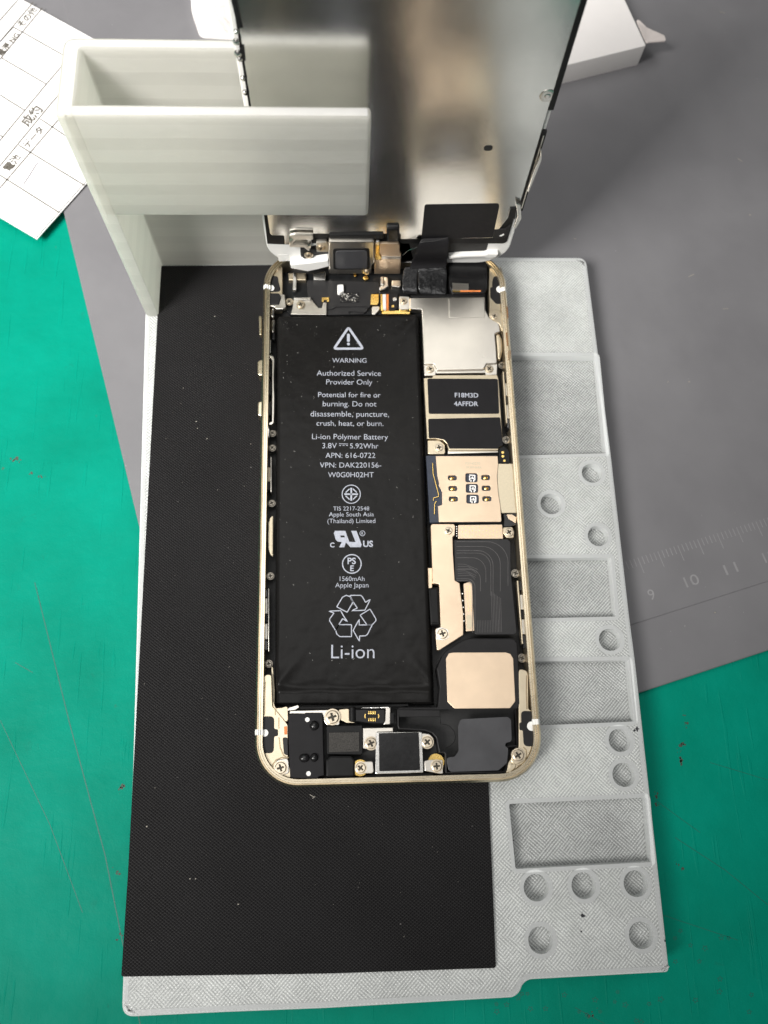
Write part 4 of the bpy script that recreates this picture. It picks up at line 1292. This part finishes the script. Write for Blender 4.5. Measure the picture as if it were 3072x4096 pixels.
q = W(Q3, [(398, 667)], YD)[0]
b.slab(rrect(q[0] - .85, q[1] - .75, q[0] + .85, q[1] + .75, .6), -YD - .02, -YD + .05, DARK, .02, xf=wall)
b.build('slot', steel)
tape = wpart('black_tape', B, [(515, 50), (1285, 38), (1288, 75), (1222, 388), (480, 408)], YD - .08, .1, STICK, .03, .7)
# edge strip details
b = MB()
b.slab([(x1 - 1.0, 66.5), (x1 + .06, 66.5), (x1 + .06, 137), (x1 - 1.0, 137)], -YD - .5, -YD + .16, BLK, .06, xf=wall)
b.slab([(x1 - .75, 37), (x1 + .1, 37), (x1 + .1, 61), (x1 - .75, 61)], -YD - .5, -YD + .16, BLK, .06, xf=wall)
b.slab([(x1 - .45, 38), (x1 - .2, 38), (x1 - .2, 60), (x1 - .45, 60)], -YD - .3, -YD + .2, SHIELD, .04, xf=wall)
b.build('edge_strip', scr)
b = MB()
q = W(Q3, [(665, 432)], YD - .05)[0]
b.lathe(q, [(1.5, -YD - .05), (1.45, -YD + .1), (1.3, -YD + .14), (.62, -YD + .14), (.55, -YD + .2), (.3, -YD + .22)], STEEL, 24, xf=wall)
b.build('rivet', scr)
for pts in ([(634, 668), (641, 690), (641, 720), (580, 872), (574, 862), (600, 780), (632, 705)], [(520, 915), (545, 925), (548, 985), (522, 1032), (512, 1025), (530, 975), (525, 940)]):
    wpart('edge_clip', Q3, pts, YD - .9, .5, STEEL, .12, .15)
wpart('edge_clip', B, [(1400, 90), (1470, 85), (1450, 200), (1380, 180)], YD - .3, .6, BLK, .1, .1)
wpart('corner_tab', B, [(1240, 310), (1355, 305), (1410, 255), (1380, 360), (1340, 395), (1222, 396)], YD - .1, .4, BLK2, .08, .15)
wpart('corner_window', B, [(1285, 375), (1335, 350), (1340, 362), (1310, 380)], YD - .16, .2, WHITEDOT, .03, .1)
b = MB()
for y, s_ in ((270, 26), (355, 34), (362, 20), (455, 40), (495, 30), (655, 26), (770, 24)):
    xx = 75 + (y - 270) * .14 + (6 if s_ > 30 else 18)
    q = W(Q2, [(xx, y)], YD - .4)[0]
    b.lathe(q, [(s_ / 60, -YD + .0), (s_ / 66, -YD + .4), (s_ / 120, -YD + .6), (.05, -YD + .65)], STEEL, 12, xf=wall)
b.build('edge_spring', scr)
b = MB()
q = W(Q2, [(40, -40), (85, -40), (150, 225), (105, 225)], YD - .1); b.slab(q, -YD, -YD + .3, BLK, .1, xf=wall)
q = W(Q2, [(118, 380), (160, 380), (172, 500), (130, 500)], YD - .1); b.slab(q, -YD, -YD + .3, BLK, .1, xf=wall)
for c in ((155, 650), (172, 770)):
    b.slab(circle(W(Q2, [c], YD - .1)[0], .55, 12), -YD, -YD + .2, BLK, .05, xf=wall)
b.build('edge_strip', scr)
# lower interior of the frame
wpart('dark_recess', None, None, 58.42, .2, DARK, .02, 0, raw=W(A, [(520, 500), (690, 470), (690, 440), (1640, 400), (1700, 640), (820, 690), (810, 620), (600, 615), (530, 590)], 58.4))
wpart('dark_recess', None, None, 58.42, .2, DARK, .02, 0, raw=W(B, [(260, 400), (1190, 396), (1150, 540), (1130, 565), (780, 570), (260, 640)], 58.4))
wpart('frame_lip', A, [(415, 672), (600, 655), (812, 625), (830, 690), (715, 720), (600, 745), (425, 712)], 56.6, 2, WHITE, .3, .3)
wpart('frame_lip', B, [(765, 590), (900, 580), (1140, 572), (1170, 560), (1280, 565), (1262, 595), (1180, 612), (1130, 600), (940, 602), (765, 618)], 57.2, 1.5, WHITE, .3, .2)
wpart('moulded_pocket', A, [(285, 565), (400, 565), (405, 632), (300, 640)], 58.46, .3, WHITE, .08, .3)
wpart('moulded_pocket', B, [(1235, 410), (1310, 410), (1290, 490), (1215, 490)], 58.46, .3, WHITE, .08, .6)
wpart('steel_bracket', A, [(405, 375), (470, 360), (655, 365), (655, 415), (480, 415), (440, 455), (560, 462), (590, 470), (605, 510), (625, 480), (636, 490), (610, 535), (580, 510), (560, 495), (410, 490), (405, 440), (450, 410)], YD - 1.0, .6, SHIELD, .15, .15)
wpart('screw_bracket', A, [(685, 440), (790, 440), (820, 490), (820, 540), (690, 540)], YD - .8, 1.0, SHIELD, .15, .3)
wpart('screw_boss', A, [(520, 510), (680, 505), (682, 560), (640, 615), (560, 612), (525, 580)], YD - .1, .6, BLK2, .15, .7)
# earpiece
ear = wpart('earpiece', None, None, YD - 1.3, 1.3, SHIELD, .3, 0,
            raw=rnd(ccw(W(A, [(815, 432), (1288, 432), (1292, 640), (1262, 690), (1258, 768), (820, 770), (812, 600)], YD - 1.3)), .5))
b = MB()
q = W(A, [(860, 505), (1240, 500), (1243, 715), (865, 718)], YD - 1.3)
b.slab(rnd(ccw(q), .8), 0, .15, BLK, .05, xf=lambda u, v, w_: (u, YD - 1.3 - w_, v))
b.slab(rnd(ccw(offset(ccw(q), .55)), .9), 0, .3, FILM, .14, xf=lambda u, v, w_: (u, YD - 1.3 - w_, v))
b.build('membrane', ear)
wpart('earpiece_gasket', A, [(820, 370), (1385, 358), (1385, 405), (1250, 412), (1250, 440), (830, 436)], YD - .5, .5, BLK, .2, .2)
ct = wpart('contact_bracket', A, [(1296, 520), (1300, 450), (1540, 455), (1552, 475), (1552, 545), (1568, 560), (1565, 660), (1555, 768), (1290, 768), (1290, 640)], YD - .9, .6, TAN, .15, .2)
wpart('fold_ridge', A, [(1365, 585), (1566, 588), (1566, 615), (1365, 612)], YD - 1.05, .3, SHIELD, .1, .1, ct)
wpart('gold_finger', A, [(1305, 470), (1345, 470), (1345, 570), (1362, 590), (1358, 625), (1295, 622), (1300, 580)], YD - 1.2, .6, AU, .12, .1, ct)
wpart('steel_clip', A, [(1308, 435), (1342, 435), (1342, 470), (1310, 470)], YD - 1.3, .6, STEEL, .1, .1, ct)
wpart('flex_roll', A, [(1415, 300), (1550, 300), (1556, 440), (1420, 445)], YD - .9, .9, GLOSS, .5, .4)
def wscrew(c, rpx, Y, rot=0):
    q = W(A, [c], Y)[0]
    o = bpy.data.objects.new('screw', screw_mesh(rpx / 2.592 / 20.5)); S.collection.objects.link(o)
    o.parent = scr
    o.location = (Vector((q[0], Y, q[1])) - ORG[scr]) * MM
    o.rotation_euler = (math.radians(90), math.radians(rot), 0)
    ORG[o] = ORG[scr]
wscrew((735, 497), 50, YD - .85, 10); wscrew((608, 572), 48, YD - .2, 25); wscrew((1212, 747), 38, YD - 1.32, 60)
# folded black tape from the screen into the body
def sheet3(name, rows, mat, parent=scr, th=.18):
    """bent sheet: rows of (left point, right point) in 3d"""
    b = MB(); mi_ = b.mi(mat)
    top = []
    for (a, c) in rows:
        a = Vector(a); c = Vector(c)
        top.append([a.lerp(c, k / 6) for k in range(7)])
    n1 = len(b.v)
    for r_ in top:
        b.v += [tuple(p) for p in r_]
    for j in range(len(top) - 1):
        for i in range(6):
            a = n1 + j * 7 + i
            b.face((a, a + 1, a + 8, a + 7), mi_)
    o = b.build(name, parent, ang=70)
    m_ = o.modifiers.new('thick', 'SOLIDIFY'); m_.thickness = th * MM; m_.offset = -1
    m2 = o.modifiers.new('smooth', 'SUBSURF'); m2.levels = m2.render_levels = 2
    return o
def v3(K, p, Y):
    x, z = W(K, [p], Y)[0]; return (x, Y, z)
def h3(K, p, z):
    x, y = P(K, [p], z)[0]; return (x, y, z)
sheet3('folded_tape', [(v3(B, (480, 395), 57.8), v3(B, (770, 385), 57.8)), (v3(B, (450, 460), 56.6), v3(B, (770, 440), 56.9)), (v3(B, (415, 560), 56.2), v3(B, (760, 540), 56.0)),
                       (h3(B, (375, 640), 18.6), h3(B, (750, 640), 18.4)), (h3(B, (350, 720), 17.4), h3(B, (745, 700), 17.6))], STICK)
sheet3('glossy_tape', [(h3(B, (360, 650), 17.8), h3(B, (740, 655), 17.9)), (h3(B, (440, 700), 17.3), h3(B, (735, 690), 17.4)), (h3(B, (450, 760), 16.6), h3(B, (745, 740), 17.0)), (h3(B, (445, 850), 16.3), h3(B, (752, 800), 16.3)),
                       (h3(B, (450, 930), 15.8), h3(B, (735, 880), 15.7)), (h3(B, (465, 985), 14.8), h3(B, (750, 985), 14.9))], TAPE)
sheet3('glossy_tape', [(h3(B, (310, 690), 17.4), h3(B, (460, 690), 17.6)), (h3(B, (285, 770), 16.6), h3(B, (440, 760), 17)), (h3(B, (280, 860), 16), h3(B, (432, 850), 16.2)), (h3(B, (285, 950), 15.4), h3(B, (440, 960), 15.4)), (h3(B, (300, 970), 14.6), h3(B, (440, 985), 14.6))], TAPE)
b = MB()
b.tube([v3(B, (285, 575), 57), v3(B, (350, 520), 56.5), v3(B, (440, 490), 56.4)], .05, STEEL, 5)
b.tube([v3(B, (465, 440), 56.4), v3(B, (620, 425), 56.2), v3(B, (765, 385), 56.6)], .05, STEEL, 5)
b.build('fine_wire', scr)
